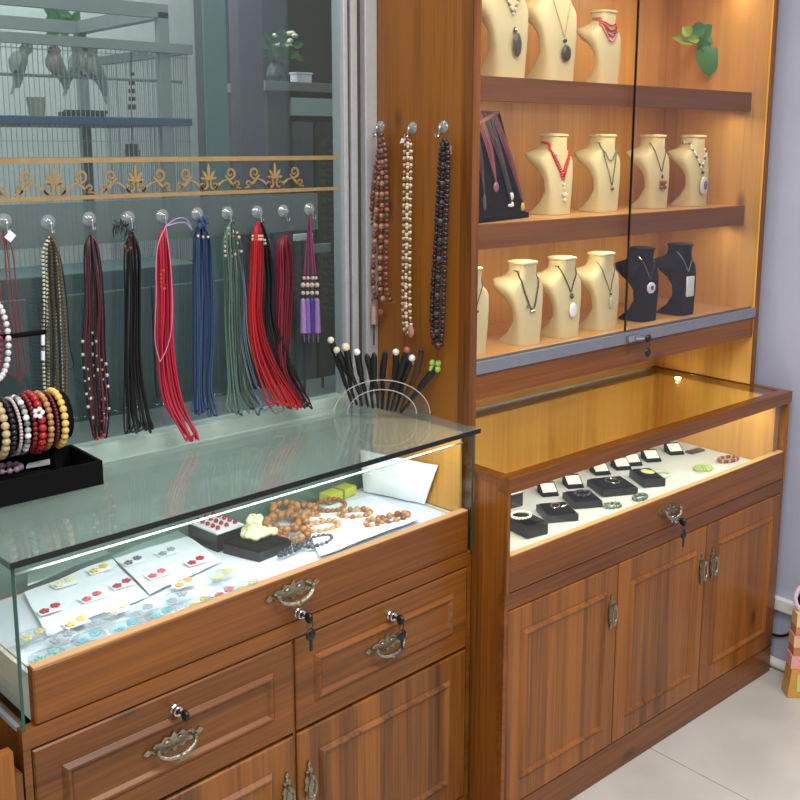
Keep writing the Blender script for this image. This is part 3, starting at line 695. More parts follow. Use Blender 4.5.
for px, py, w, d, h, rz, lab in spb:
    t, c = rbox(px, py, w, d, h, rz, lab); tops.append(V(c.x, c.y, ZF+h+.0045))
q = tops[0]; bracelet('white pearl bracelet lying on the leftmost black box of the right case', q+V(-.008, .01, .004), .024, .0036, [WHT], .9)
def silver(label, q, rz=0, kind=0):
    t = thing('silver_jewellery', label, 'jewellery', q)
    m = MB()
    if kind == 0: m.tube(ringpath(q+V(0, .006, .003), .017, 20, .6, rz), .0022, 6, True).ball(q+V(.012, -.012, .004), .006, 10, 6, (1.6, .7, .6))
    if kind == 1: m.tube([q+V(.016*math.cos(a), .02*math.sin(a), .003) for a in [2*PI*i/20 for i in range(20)]], .0012, 5, True).ball(q+V(.010, 0, .005), .0055)
    obj('setting', m, CHROME, t)
    return t
silver('silver bangle with clasp on the second black box of the right case', tops[1], .6, 0)
bracelet('coiled dark bead bracelet on the third black box of the right case', tops[2]+V(0, 0, .004), .020, .0036, [colm((44, 40, 44), .25), colm((74, 70, 72), .25)], .9)
silver('thin silver chain with a bright bead on the large flat black box', tops[3], 0, 1)
t = thing('oval_brooch', 'pale yellow oval stone brooch on a black box in the right case', 'brooch', tops[4])
obj('stone', MB().ball(tops[4]+V(0, 0, .003), .018, 18, 8, (.85, 1.1, .22)), colm((212, 204, 150), .25), t)
# darker boxes and price cards along the back
for i, (px, py) in enumerate(((548, 494), (573, 486), (600, 473), (621, 468), (632, 464), (651, 460), (674, 453))):
    labs = ['far left', 'second from the left', 'third from the left', 'fourth from the left', 'fifth from the left', 'next to the last', 'rightmost']
    c = at(2, ZF, px, py); t = thing('card_stand', 'black stand with white card at the back of the right case, %s' % labs[i], 'card stand', (c.x, c.y, ZF), -.5, None)
    obj('wedge', MB().add([(-.022, -.022, .0005), (.022, -.022, .0005), (.022, .022, .0005), (-.022, .022, .0005), (-.022, .016, .026), (.022, .016, .026), (.022, .022, .026), (-.022, .022, .026), (-.022, -.022, .004), (.022, -.022, .004)],
        [(0, 3, 2, 1), (4, 5, 6, 7), (0, 1, 9, 8), (8, 9, 5, 4), (1, 2, 6, 5, 9), (2, 3, 7, 6), (3, 0, 8, 4, 7)]), VEL, t, False, True)
    sl = V(0, .038, .022).normalized(); nl = V(0, -.022, .038).normalized(); e0 = V(0, -.022, .004)+nl*.0006+sl*.010
    obj('card', MB().prism([(-.019, 0), (.019, 0), (.019, .030), (-.019, .030)], e0, (1, 0, 0), sl, nl*.001), WHT, t, False, True)
c = at(2, ZF, 519, 510); t = thing('card_stand', 'small black stand with a white card beside the left end wall of the right case', 'card stand', (c.x+.01, c.y+.03, ZF), -.1)
obj('wedge', MB().box(-.02, .02, -.015, .015, .0005, .036, .001), VELG, t, False, True); obj('card', MB().box(-.018, .018, -.014, .014, .0362, .0372), WHT, t, False, True)
Z1 = ZF+.005
bracelet('silver and green stone bracelet lying in front of the black boxes, right case', at(2, Z1, 612, 505), .024, .004, [colm((150, 156, 150), .2, metal=.6), colm((70, 96, 80), .3)], .6, -.4)
bracelet('dark green bead bracelet lying on the white cloth by the drawer front, right case', at(2, Z1, 640, 497), .026, .0045, [colm((58, 84, 78), .3), colm((98, 122, 116), .3)], .5, .1)
bracelet('pale jade bangle beside the box with the yellow stone, right case', at(2, Z1, 661, 474), .026, .004, [colm((200, 208, 196), .2)], .8, 0, n=44)
t = thing('jade_bracelet', 'pale green jade bracelet lying flat on the white cloth, right case', 'bracelet', at(2, Z1, 703, 468))
m = MB(); c = at(2, Z1, 703, 468)
for r in (.012, .02, .028): 
    for q in ringpath(c, r, int(r*700), .8, 0): m.ball(q, .0038, 7, 5)
obj('beads', m, colm((176, 196, 124), .25), t)
t = thing('stone_bracelet', 'brown and pink stone bracelet near the right end of the right case', 'bracelet', at(2, Z1, 728, 459))
c = at(2, Z1, 728, 459); m = MB(); m2_ = MB()
for k, q in enumerate(ringpath(c, .034, 26, .5, -.2)): (m if k % 3 else m2_).ball(q, .0055, 7, 5)
obj('beads', m, colm((120, 66, 46), .3), t); obj('beads', m2_, colm((214, 160, 150), .3), t)
c = at(2, ZF, 695, 452); t = thing('ring_tray', 'small flat dark strip tray at the back right of the right case', 'tray', (c.x, c.y, ZF), -.1)
obj('strip', MB().box(-.03, .03, -.012, .012, .0005, .006, .001), colm((70, 52, 62), .4), t, local=True)

# ================== contents of the left case
ZL = .7385
def wave_sheet(px4, z0, amp, seed, th=.0012, n=12):
    A, B, D_, E_ = [at(2, z0, *q) for q in px4]; vs = []; fs = []
    for i in range(n+1):
        for j in range(n+1):
            u, v = i/n, j/n; p = A.lerp(B, u).lerp(E_.lerp(D_, u), v)
            h = noise.noise(V(p.x*14+seed, p.y*14, seed))*amp; vs.append(V(p.x, p.y, z0+.004+amp+h))
    N = (n+1)*(n+1); vs += [v-V(0, 0, th) for v in vs]
    for i in range(n):
        for j in range(n):
            a = i*(n+1)+j; q = (a, a+n+1, a+n+2, a+1); fs.append(q); fs.append(tuple(k+N for k in q[::-1]))
    rim = [i*(n+1) for i in range(n+1)]; 
    def strip(ids):
        for a, b in zip(ids, ids[1:]): fs.append((a, b, b+N, a+N))
    strip(rim); strip([i*(n+1)+n for i in range(n+1)]); strip(list(range(n+1))); strip([n*(n+1)+j for j in range(n+1)])
    return MB().add(vs, fs)
# white liner over the drawer floor
def Lb(*a, **k): return MB().box(*a, **k).xf(LM)
tag(obj('cloth_liner', Lb(XA+.035, -.026, .028, DB-.014, .7382, .7402), CLOTH), 'white cloth lining the whole floor of the left glass case', 'cloth')
ZS = .7405
for i, (q4, lab) in enumerate((
    (((48, 640), (148, 600), (112, 562), (24, 597)), 'crinkled white tissue sheet at the front left of the left case, under red earrings'),
    (((150, 598), (222, 564), (178, 533), (112, 560)), 'crinkled white tissue sheet beside the black boxes, under small red earrings'),
    (((28, 590), (110, 557), (92, 543), (28, 572)), 'crinkled white tissue sheet at the back left of the left case'),
    (((320, 560), (420, 522), (372, 498), (300, 515)), 'crumpled white tissue under the brown bead bracelets'))):
    tag(obj('tissue_sheet', wave_sheet(q4, ZS+.001*i, .004, i*3.1+1), TISS), lab, 'paper')
def flower(label, px, py, col, r=.0075, z=.752, bag=False):
    c = at(2, z, px, py); t = thing('earrings', label, 'earrings', (c.x, c.y, z)); m = MB()
    for s in (-1, 1):
        cx = c.x+s*r*1.25; cy = c.y+s*r*.5
        for k in range(5):
            a = 2*PI*k/5+s; m.ball((cx+r*.6*math.cos(a), cy+r*.6*math.sin(a), z+.002), r*.42, 7, 5, (1, 1, .6))
        m.ball((cx, cy, z+.003), r*.35, 7, 5)
    obj('petals', m, colm(col, .35), t)
    if bag:
        obj('plastic_bag', MB().ball((c.x, c.y, z), r*2.6, 14, 8, (1.15, .9, .26)), FROST, t)
    else:
        obj('card', MB().box(c.x-r*2.4, c.x+r*2.4, c.y-r*1.5, c.y+r*1.5, z-.0012, z-.0004), WHT, t, False)
red, pink, yel, cy, gry, cream_, org, mau = (176, 46, 66), (206, 92, 104), (214, 186, 96), (96, 186, 206), (150, 152, 158), (226, 214, 176), (220, 158, 80), (110, 104, 122)
for (px, py, cl, bag, lab) in (
    (50, 609, red, 0, 'pair of dark red flower earrings nearest the left end of the left case'), (92, 597, pink, 0, 'pair of rose pink earrings between the dark red and the crimson pair'), (122, 584, red, 0, 'pair of crimson flower earrings at the middle of the tissue sheets'),
    (133, 561, mau, 0, 'pair of dark grey earrings at the back of the left case'), (64, 583, cream_, 0, 'pair of cream earrings at the back left of the left case'), (99, 569, yel, 0, 'pair of pale yellow earrings beside the dark grey pair'),
    (157, 574, pink, 0, 'small pair of dusty pink earrings right of the crimson pair'), (167, 552, gry, 0, 'pair of light grey earrings near the black boxes'), (196, 561, red, 0, 'pair of red earrings just left of the black boxes'),
    (184, 583, org, 0, 'pair of orange earrings at the front edge of the right tissue sheet'), (222, 575, yel, 1, 'bagged pale yellow earrings in front of the black boxes'),
    (33, 636, yel, 1, 'bagged yellow earrings at the front left corner of the left case'), (118, 609, cream_, 0, 'pair of cream earrings just behind the cyan row'),
    (89, 638, cy, 1, 'bagged cyan earrings, largest of the front row'), (126, 627, cy, 1, 'bagged cyan earrings, middle of the front row'), (161, 614, cy, 1, 'bagged cyan earrings, right end of the front row'), (47, 656, (130, 204, 190), 1, 'bagged pale turquoise earrings at the left end of the front row'),
    (62, 638, gry, 1, 'bagged grey earrings left of the large cyan ones'), (101, 621, gry, 1, 'bagged grey earrings behind the two left cyan ones'), (142, 611, gry, 1, 'bagged grey earrings between the middle and right cyan ones'), (177, 598, gry, 1, 'bagged grey earrings right of the cyan row'),
    (76, 622, yel, 0, 'pair of yellow earrings in front of the dark red pair'), (200, 603, yel, 1, 'bagged yellow earrings close to the drawer front'), (224, 593, pink, 1, 'bagged pink earrings close to the drawer front'), (248, 586, cream_, 1, 'bagged cream earrings left of the drawer handle')):
    flower(lab, px, py, cl, .0098 if bag else .0088, .7545, bool(bag))
# boxes
def qbox(lab, px4, ztop, h, mat, name='jewellery_box', inner=None):
    P = [at(2, ztop, *q) for q in px4]; c = sum(P, V(0, 0, 0))/4
    t = thing(name, lab, 'box', (c.x, c.y, ztop-h))
    vs = [V(p.x, p.y, ztop-h) for p in P]+[V(p.x, p.y, ztop) for p in P]
    obj('tray', MB().add(vs, [(3, 2, 1, 0), (4, 5, 6, 7), (0, 1, 5, 4), (1, 2, 6, 5), (2, 3, 7, 6), (3, 0, 4, 7)]), mat, t, False)
    if inner:
        Q = [c.lerp(p, .93) for p in P]; vs = [V(p.x, p.y, ztop+.0002) for p in Q]+[V(p.x, p.y, ztop+.004) for p in Q]
        obj('cushion', MB().add(vs, [(3, 2, 1, 0), (4, 5, 6, 7), (0, 1, 5, 4), (1, 2, 6, 5), (2, 3, 7, 6), (3, 0, 4, 7)]), inner, t, False)
    return P, c
zb1 = .775
P, c = qbox('dark brown box with white cushion full of red beads, in the left case', ((217, 536), (246, 526), (214, 514), (188, 524)), zb1, .034, BRB, inner=WHT)
k = 0
for i in range(5):
    for j in range(3):
        q = P[0].lerp(P[1], .2+.3*j).lerp(P[3].lerp(P[2], .2+.3*j), .16+.17*i)
        t = thing('red_bead_stud', 'dark red round bead stud on the white cushioned box', 'stud', (q.x, q.y, zb1+.004), 0, 'red bead studs on the white cushion')
        obj('bead', MB().ball((q.x, q.y, zb1+.0085), .0048, 12, 8), colm((140, 26, 52), .15), t)
        obj('collar', MB().lathe([(.0052, 0), (.004, .002)], (q.x, q.y, zb1+.0042), 12), colm((225, 190, 190), .3), t)
zb2 = .760
P, c2 = qbox('dark brown box carrying the ivory flower carving, in the left case', ((259, 553), (291, 540), (255, 531), (223, 544)), zb2, .019, BRB, inner=VEL)
t = thing('ivory_carving', 'pale ivory flower-shaped carving on the dark brown box, left case', 'carving', (c2.x, c2.y, zb2+.004))
c = at(2, zb2+.01, 255, 534); m = MB(); random.seed(3)
for k in range(9):
    a = 2*PI*k/9; m.ball((c.x+.019*math.cos(a), c.y+.019*math.sin(a), zb2+.012+.003*(k % 2)), .011, 10, 7, (1, 1, .8))
for k in range(5):
    a = 2*PI*k/5+.3; m.ball((c.x+.009*math.cos(a), c.y+.009*math.sin(a), zb2+.022), .009, 10, 7)
m.ball((c.x, c.y, zb2+.030), .014, 10, 7)
for k in range(4): m.ball((c.x+.010*math.cos(k*1.57), c.y+.010*math.sin(k*1.57), zb2+.040), .009, 10, 7)
for k in range(4): m.ball((c.x+.033+.006*math.cos(k*1.6), c.y-.01+.006*math.sin(k*1.6), zb2+.010), .0075, 10, 7)
obj('petals', m, colm((232, 226, 180), .3), t)
obj('centre', MB().ball((c.x, c.y, zb2+.048), .0045), colm((206, 196, 130), .3), t)
# bead bracelets heap
nut = colm((176, 120, 70), .35); nut2 = colm((150, 94, 56), .35); tan = colm((196, 146, 98), .3)
Zc = .755
for (px, py, r, br, mt, e, ro, ti, lab) in (
    (283, 522, .040, .0090, [nut], .75, .2, .004, 'large ring of walnut-brown nut beads nearest the ivory carving'), (303, 512, .036, .0090, [nut, nut2], .7, .5, .006, 'ring of carved brown nut beads behind the largest one'),
    (331, 505, .034, .0055, [nut2], .8, .1, .003, 'ring of small reddish brown beads beside the white pad'), (323, 526, .036, .0058, [tan], .55, -.1, .002, 'oval ring of light tan beads in the middle of the tissue'),
    (285, 508, .030, .0085, [nut], .8, .4, .004, 'ring of nut beads farthest back, next to the ivory carving'), (275, 533, .024, .0085, [nut, nut2], .7, .3, .008, 'small ring of dark nut beads leaning on the ivory carving'),
    (292, 534, .034, .0080, [nut2, nut], .6, -.3, .003, 'ring of nut beads in front, touching the ivory carving'), (312, 519, .030, .0075, [nut], .6, .9, .008, 'small ring of nut beads on top of the pile'), (375, 522, .026, .0060, [tan, nut2], .5, .2, .002, 'small ring of tan and brown beads beside the foam pack'),
    (355, 513, .034, .0060, [nut2, tan], .5, -.5, .003, 'string of mixed brown beads lying towards the white pad'), (393, 518, .040, .0068, [colm((120, 70, 48), .3), nut], .28, -.05, .002, 'dark brown bead string at the right end of the tissue, by the drawer front')):
    bracelet(lab, at(2, Zc, px, py), r, br, mt, e, ro, ti)
bracelet('grey-black bead bracelet lying in front of the brown nut beads', at(2, .752, 318, 541), .034, .0048, [colm((52, 50, 60), .2), colm((96, 94, 104), .2)], .55, .1)
bracelet('second grey-black bead strand beside the dark brown box', at(2, .752, 290, 550), .032, .0046, [colm((52, 50, 60), .2)], .22, .25)
# white foam pack leaning at the back right, yellow tape
t = thing('white_foam_pack', 'puffy white foam sheet pack leaning upright in the right corner of the left case', 'packet', at(2, ZL, 400, 520))
A, E_ = at(1, .37, 364, 505), at(1, .385, 360, 450); B, D_ = at(0, -.034, 424, 521), at(0, -.030, 437, 466)
A.z = max(A.z, .744); B.z = max(B.z, .744); m = MB(); vs = []; fs = []; n = 14
nn = (B-A).cross(E_-A).normalized(); nn = nn if nn.y < 0 else -nn
for i in range(n+1):
    for j in range(n+1):
        u, v = i/n, j/n; p = A.lerp(B, u).lerp(E_.lerp(D_, u), v)
        h = .012*(math.sin(PI*u)*math.sin(PI*v))**.4+.003*noise.noise(p*30); vs.append(p+nn*h)
N = len(vs); vs += [v_-nn*.004 for v_ in vs]
for i in range(n):
    for j in range(n):
        a = i*(n+1)+j; q = (a, a+n+1, a+n+2, a+1); fs += [q, tuple(k+N for k in q[::-1])]
edge = [i*(n+1) for i in range(n+1)]+[n*(n+1)+j for j in range(1, n+1)]+[i*(n+1)+n for i in range(n-1, -1, -1)]+[j for j in range(n-1, -1, -1)]
fs += [(a, b, b+N, a+N) for a, b in zip(edge, edge[1:])]
obj('foam_sheet', m.add(vs, fs), plain('white_foam', (246, 247, 248), .7, 0, .2, 60, .01), t)
obj('tape', MB().tube([A.lerp(E_, .5)+nn*.013+V(0, 0, 0), A.lerp(E_, .5).lerp(B.lerp(D_, .5), .2)+nn*.0145], .002, 6), WHT, t)
c = at(2, .742, 338, 498); t = thing('yellow_packet', 'flat yellow-green packet at the back of the left case beside the bead rings', 'packet', (c.x, c.y-.0, .742), .2)
obj('packet_body', MB().box(-.045, .045, -.018, .018, 0.0, .022, .004), colm((196, 190, 60), .4), t, local=True)
obj('packet_band', MB().box(-.004, .004, -.0185, .0185, -.0, .0225, .001), colm((120, 130, 40), .4), t, local=True)

# ================== black tray with bracelet stand on the left counter top
ZT = H1+.0006
tx0, tx1, ty0, ty1, th_ = -1.06, -.751, .268, .398, .043
tr = thing('black_tray', 'black velvet tray on the left counter top in front of the window', 'tray', (tx0+.15, ty0, ZT))
obj('tray_base', MB().box(tx0, tx1, ty0, ty1, ZT, ZT+.006), VEL, tr, False)
for a in ((tx0, tx1, ty0, ty0+.006), (tx0, tx1, ty1-.006, ty1), (tx0, tx0+.006, ty0+.006, ty1-.006), (tx1-.006, tx1, ty0+.006, ty1-.006)):
    obj('tray_side', MB().box(a[0], a[1], a[2], a[3], ZT+.006, ZT+th_, .001), VEL, tr, False)
st = thing('bracelet_stand', 'black two-bar bracelet stand standing in the black tray', 'stand', (-.86, .345, ZT+.007))
YB_ = .345; zc = at(1, YB_, 40, 419).z
obj('foot', MB().box(-1.0, -.79, YB_-.03, YB_+.03, ZT+.007, ZT+.018, .002), VEL, st, False)
obj('lower_bar', MB().lathe([(.0, -.20), (.037, -.20), (.037, 0), (.0, 0)], (-.794, YB_, zc), 28, 'x'), VEL, st)
obj('end_disc', MB().lathe([(.043, 0), (.043, .01)], (-.794, YB_, zc), 28, 'x'), VEL, st)
obj('support', MB().box(-.81, -.796, YB_-.012, YB_+.012, ZT+.018, zc, .001), VEL, st, False)
obj('support', MB().box(-.975, -.955, YB_-.012, YB_+.012, ZT+.018, 1.22, .001), VEL, st, False)
zu = at(1, YB_, 20, 335).z
obj('upper_bar', MB().tube([V(-.98, YB_, zu), V(-.808, YB_, zu)], .0045, 10), VEL, st)
def wristlet(label, px, R_, br, mats, z=None, off=0, squash=1):
    cpt = at(1, YB_, px-5, 424); x = cpt.x; R_ *= .90; br *= .95; zc_ = z or zc; t = thing('bead_bracelet', label, 'bracelet', (x, YB_, zc_))
    N = int(2*PI*R_/(br*1.85)); pts = [V(x+off*math.sin(a), YB_+R_*math.cos(a)*.95, zc_-.003+R_*math.sin(a)*squash) for a in [2*PI*i/N for i in range(N)]]
    obj('cord', MB().tube(pts, br*.3, 4, True), mats[0], t)
    for k, mt in enumerate(mats):
        mb = MB()
        for i in range(k, N, len(mats)): mb.ball(pts[i], br, 9, 6)
        obj('beads', mb, mt, t)
wristlet('beige wooden bead bracelet at the left end of the bracelet stand', 1, .053, .0075, [colm((190, 166, 130), .35)])
wristlet('black bead bracelet between the beige and the pink-grey one on the stand', 9, .052, .0055, [colm((28, 26, 30), .2)])
wristlet('thin pink-grey bead bracelet on the bracelet stand', 16, .053, .0034, [colm((190, 170, 172), .3)])
wristlet('white and grey mixed bead bracelet on the bracelet stand', 23, .052, .0058, [WHT, colm((110, 108, 104), .3), colm((170, 172, 166), .3)])
wristlet('dark red bead bracelet behind the bright red one on the stand', 30, .054, .0050, [colm((110, 26, 26), .25)])
wristlet('bright red round bead bracelet on the bracelet stand', 37, .055, .0078, [colm((168, 34, 40), .2)])
wristlet('tan and brown bead bracelet with a white flower, on the bracelet stand', 46, .053, .0062, [colm((190, 136, 84), .3), colm((168, 118, 74), .3)])
wristlet('thin dark red bead bracelet beside the yellow one on the stand', 53, .052, .0036, [colm((96, 30, 24), .3)])
wristlet('yellow amber bead bracelet at the right end of the bracelet stand', 60, .054, .0070, [colm((226, 186, 100), .25)])
q = at(1, YB_-.049, 40, 412)
wf = MB()
for k in range(5): wf.ball(q+V(-.004+.0065*math.cos(k*1.257), -.004, .0065*math.sin(k*1.257)), .0042)
tag(obj('white_flower_charm', wf, WHT), 'small white flower charm hanging on the tan bead bracelet of the stand', 'charm')
# bracelet on upper bar
t = thing('bead_bracelet', 'white bead bracelet hanging from the upper bar at the left edge', 'bracelet', (at(1, YB_-.01, -6, 340).x, YB_, zu))
cx_ = at(1, YB_-.01, -7, 340); m = MB(); m2_ = MB()
for i in range(34):
    a = 2*PI*i/34; m.ball(cx_+V(.008*math.cos(a)*1.6+.012*math.cos(a), -.002, .068*math.sin(a)), .0052, 8, 6); m2_.ball(cx_+V(.014*math.cos(a), .004, .058*math.sin(a)), .004, 8, 6)
obj('beads', m, colm((214, 208, 212), .3), t); obj('inner_beads', m2_, colm((110, 36, 56), .3), t)
bracelet('mauve stone bead bracelet lying in the black tray', at(2, ZT+.033, 8, 470)+V(0, 0, .003), .022, .0056, [colm((150, 124, 142), .3)], .8)
c = at(2, ZT+.024, 40, 463)
tag(obj('paper_slip', MB().prism([(-.03, -.012), (.022, -.018), (.032, .006), (-.004, .016), (-.022, .004)], c, (1, 0, 0), (0, 1, .1), (0, 0, .001)), WHT), 'white paper slip lying in the black tray below the bracelets', 'paper')
tag(obj('velvet_pad', MB().box(tx0+.008, tx1-.01, ty0+.008, YB_-.036, ZT+.0065, ZT+.024, .002), VEL), 'black velvet pad lying inside the tray below the paper slip', 'pad')

# ================== hooks and hanging strands on the window
hooks = []
def hook(label, p, n, r=.0135):      # n: outward direction
    n = Vector(n); t = thing('suction_hook', label, 'hook', p)
    M = Matrix.Translation(p) @ Vector((0, 0, 1)).rotation_difference(n).to_matrix().to_4x4()
    obj('suction_cup', MB().lathe([(r, .0002), (r*.98, .0015), (r*.7, .005), (r*.42, .0075), (r*.38, .011), (r*.2, .0125)], (0, 0, 0), 22).xf(M), HOOKC, t)
    pts = [p+n*.006, p+n*.012+V(0, 0, .0), p+n*.014+V(0, 0, -.010), p+n*.016+V(0, 0, -.019), p+n*.022+V(0, 0, -.020), p+n*.025+V(0, 0, -.012)]
    obj('hook_wire', MB().tube(smoothp(pts, 4), .0016, 7), CHROME, t)
wx = [at(1, YW-.002, *q) for q in ((4, 221), (48, 222), (89, 219), (128, 218), (162, 216), (197, 214), (227, 213), (257, 212), (283, 211), (309, 209))]
who = ['holding red bead strings at the left edge', 'holding black and white bead strings', 'holding dark red and black cords', 'holding black cords with a feather', 'holding crimson cords', 'holding navy blue cords', 'holding grey-green cords', 'holding bright red and black cords', 'holding dark red cords', 'holding purple tassels']
for w_, p in zip(who, wx): hook('clear suction hook on the window '+w_, V(p.x, YW-.0022, p.z), (0, -1, 0))
sx_ = [at(0, -.002, *q) for q in ((381, 127), (413, 128), (444, 127))]
for w_, p in zip(('nearest the window, holding brown bead strings', 'in the middle, holding pale bead strings', 'nearest the cabinet front, holding black bead strings'), sx_):
    hook('clear suction hook on the orange-brown side panel '+w_, V(-.0024, p.y, p.z), (-1, 0, 0))
YH = YW-.024
def pw(px, py, dy=0): return at(1, YH+dy, px, py)
rnd = random.Random(11)
def cord_loop(label, group, pts_a, pts_b, r, mat, beads=None, name='cord_necklace', end=None):
    A = smoothp(pts_a, 6); B = smoothp(pts_b, 6)
    t = thing(name, label, 'necklace', A[0], 0, group)
    obj('cord', MB().tube(A+B[::-1], r, 5), mat, t)
    if beads:
        for (t0, t1, br, stp, mt) in beads:
            path = A[int(t0*len(A)):max(int(t1*len(A)), int(t0*len(A))+2)]; m = MB()
            big = stp > .0085
            for q in resample(path[rnd.randint(0, 3) if big else 0:], stp*(rnd.uniform(.7, 1.3) if big else 1)): 
                if not big or rnd.random() < .6: m.ball(q, br*(rnd.uniform(.7, 1.25) if big else 1), 7, 5)
            path = B[int(t0*len(B)):max(int(t1*len(B)), int(t0*len(B))+2)]; 
            for q in resample(path[rnd.randint(0, 3) if big else 0:], stp*(rnd.uniform(.7, 1.3) if big else 1)):
                if not big or rnd.random() < .6: m.ball(q, br*(rnd.uniform(.7, 1.25) if big else 1), 7, 5)
            if m.v: obj('beads', m, mt, t)
    if end: obj(end[0], end[1](A[-1]), end[2], t)
    return t
def bunch(n, label, group, top, ys, xl, xr, r, mats, beads=None, dyend=0, name='cord_necklace', jit=1.0, end=None, sway=0):
    # xl / xr: pixel columns of the bunch's left and right side at each of the rows ys
    T = pw(*top)
    for i in range(n):
        f1 = (i+.25*rnd.random()*jit)/n; f2 = min(1, f1+(.5+.5*rnd.random())/n*1.6)
        def side(f, dd):
            out = [T+V(0, .004*math.sin(i), 0)]
            for k, (y, a, b) in enumerate(zip(ys, xl, xr)):
                px = a+(b-a)*f+rnd.uniform(-1, 1)*jit; py = y+(rnd.uniform(-7, 3)*jit if k == len(ys)-1 else 0)
                q = pw(px, py, -.003*dd-.004*(i % 3)-dyend*(k/(len(ys)-1))**3); q.z = max(q.z, H1+.010); out.append(q)
            return out
        pa = side(f1, 0); pb = side(f2, 1)
        mid = (pa[-1]+pb[-1])/2; mid = V(mid.x, mid.y, max(mid.z-.004, H1+.006)); pa.append(mid); pb.append(mid)
        cord_loop(label[i % len(label)] if isinstance(label, list) else label, group, pa, pb, r, mats[i % len(mats)], beads[i % len(beads)] if beads else None, name, end)
ivory = colm((206, 200, 180), .3); dbr = colm((62, 42, 26), .4); blk = colm((14, 12, 14), .45); dred = colm((86, 20, 34), .45); crim = colm((178, 22, 52), .5)
bunch(2, 'thin dark red bead string hanging at the left edge of the window', 'red bead strings at the left edge', (4, 232), (250, 300, 345, 378), (-3, 0, 4, 8), (12, 18, 24, 26), .0007, [dred], [[(0, 1, .0016, .0038, colm((130, 36, 50), .35))]])
bunch(5, 'black cord strung with small ivory and brown beads, hanging from the second window hook', 'black, ivory and brown bead strings on the second hook', (50, 236), (252, 290, 340, 394), (44, 44, 43, 44), (58, 61, 65, 66), .0017, [blk, dbr], [[(.05, 1, .0029, .0072, ivory)], [(.05, 1, .0032, .0064, colm((88, 72, 44), .4))], [(.0, 1, .0026, .005, blk)]])
bunch(1, 'thin black cord with white cylinder beads, left of the ivory bead strings', None, (49, 236), (255, 300, 345, 372), (42, 42, 42, 44), (60, 66, 70, 74), .0013, [blk], None)
t = thing('bead_pendant', 'white cylinder bead pair hanging beside the ivory bead strings', 'bead pendant', pw(43, 338))
obj('cylinder_bead', MB().tube([pw(43, 333, -.006), pw(43, 345, -.006)], .0035, 8), WHT, t); obj('cylinder_bead', MB().tube([pw(43, 351, -.006), pw(43, 360, -.006)], .0035, 8), WHT, t)
obj('thread', MB().tube([pw(43, 300, -.006), pw(43, 362, -.006)], .001, 5), blk, t)
bunch(7, ['black cord necklace with white beads, on the third window hook', 'dark red cord necklace with white beads, on the third window hook'], None, (91, 235), (250, 300, 350, 405, 436), (85, 85, 83, 88, 92), (98, 104, 104, 108, 106), .0018, [blk, dred],
      [[(.45, .75, .0032, .022, ivory)], [(.6, 1, .0026, .016, colm((170, 40, 54), .3))], [(.85, 1, .003, .01, colm((190, 60, 70), .3))]])
for i, o in enumerate([o for o in C.objects if o.parent is None and o.get('label', '').endswith('on the third window hook')]):
    o['group'] = 'black cords on the third hook' if o['label'].startswith('black') else 'dark red cords on the third hook'
bunch(8, 'black cord necklace with brown beads near the top, on the fourth window hook', 'black cords on the fourth hook', (132, 232), (252, 300, 360, 410, 430), (125, 125, 124, 124, 124), (139, 141, 141, 148, 154), .0019, [blk], [[(.08, .2, .0036, .009, colm((110, 62, 36), .3))], None], .01)
# feather / tassel spray over the fourth hook
t = thing('feather_spray', 'curly black feather spray drooping left over the fourth window hook', 'feather', pw(128, 230))
m = MB(); arc = smoothp([pw(130, 236, -.01), pw(127, 228, -.012), pw(120, 224, -.013), pw(113, 229, -.013)], 6); m.tube(arc, .0014, 5)
for k, q in enumerate(arc):
    for s in (-1, 1):
        d = (rt*rnd.uniform(-.5, .5)+V(0, 0, s*rnd.uniform(.5, 1)+-.2)).normalized(); m.tube([q, q+d*.009, q+d*.014+V(0, 0, -.004)], [.0012, .0009, .0004], 4)
obj('barbs', m, blk, t)
bunch(9, 'crimson cord necklace in the bunch on the fifth window hook', 'crimson cords on the fifth hook', (163, 228), (245, 300, 350, 400, 436), (158, 158, 157, 163, 182), (168, 172, 173, 181, 198), .0021, [crim, colm((150, 18, 44), .5)], [None, None, [(.25, .35, .0028, .01, colm((200, 80, 60), .3))]], .035)
cord_loop('pink cord looped in front of the crimson bunch', None, [pw(166, 226, -.018), pw(157, 250, -.024), pw(156, 300, -.026), pw(155, 340, -.026), pw(160, 362, -.026)], [pw(166, 226, -.018), pw(171, 270, -.024), pw(172, 320, -.026), pw(168, 345, -.026), pw(160, 362, -.026)], .0011, colm((206, 120, 146), .45))
cord_loop('lilac cord arching between the crimson and the blue bunch', None, [pw(166, 226, -.016), pw(176, 219, -.018), pw(186, 219, -.018), pw(192, 230, -.018)], [pw(166, 226, -.016), pw(177, 223, -.02), pw(186, 223, -.02), pw(192, 230, -.018)], .0013, colm((150, 130, 170), .45))
navy = colm((44, 70, 104), .5); navy2 = colm((30, 50, 80), .5)
bunch(9, 'navy blue cord necklace in the bunch on the sixth window hook', 'navy cords on the sixth hook', (200, 222), (236, 270, 330, 385, 412), (194, 193, 192, 193, 192), (210, 212, 214, 212, 216), .0020, [navy, navy2], [None, [(.05, .1, .003, .006, colm((196, 150, 140), .3))], [(.9, 1, .0028, .008, blk)]], .012)
t = thing('blue_pompom', 'small dark blue pompom at the top of the navy bunch', 'pompom', pw(202, 222)); m = MB()
for k in range(14): m.ball(pw(202, 222, -.012)+V(rnd.uniform(-.01, .01), rnd.uniform(-.006, .002), rnd.uniform(-.01, .01)), .0055, 8, 5)
obj('tuft', m, colm((48, 66, 100), .7), t)
obj('tie_beads', MB().ball(pw(198, 236, -.016), .0028).ball(pw(203, 237, -.016), .0028).ball(pw(208, 237, -.016), .0028), colm((214, 186, 170), .3), t)
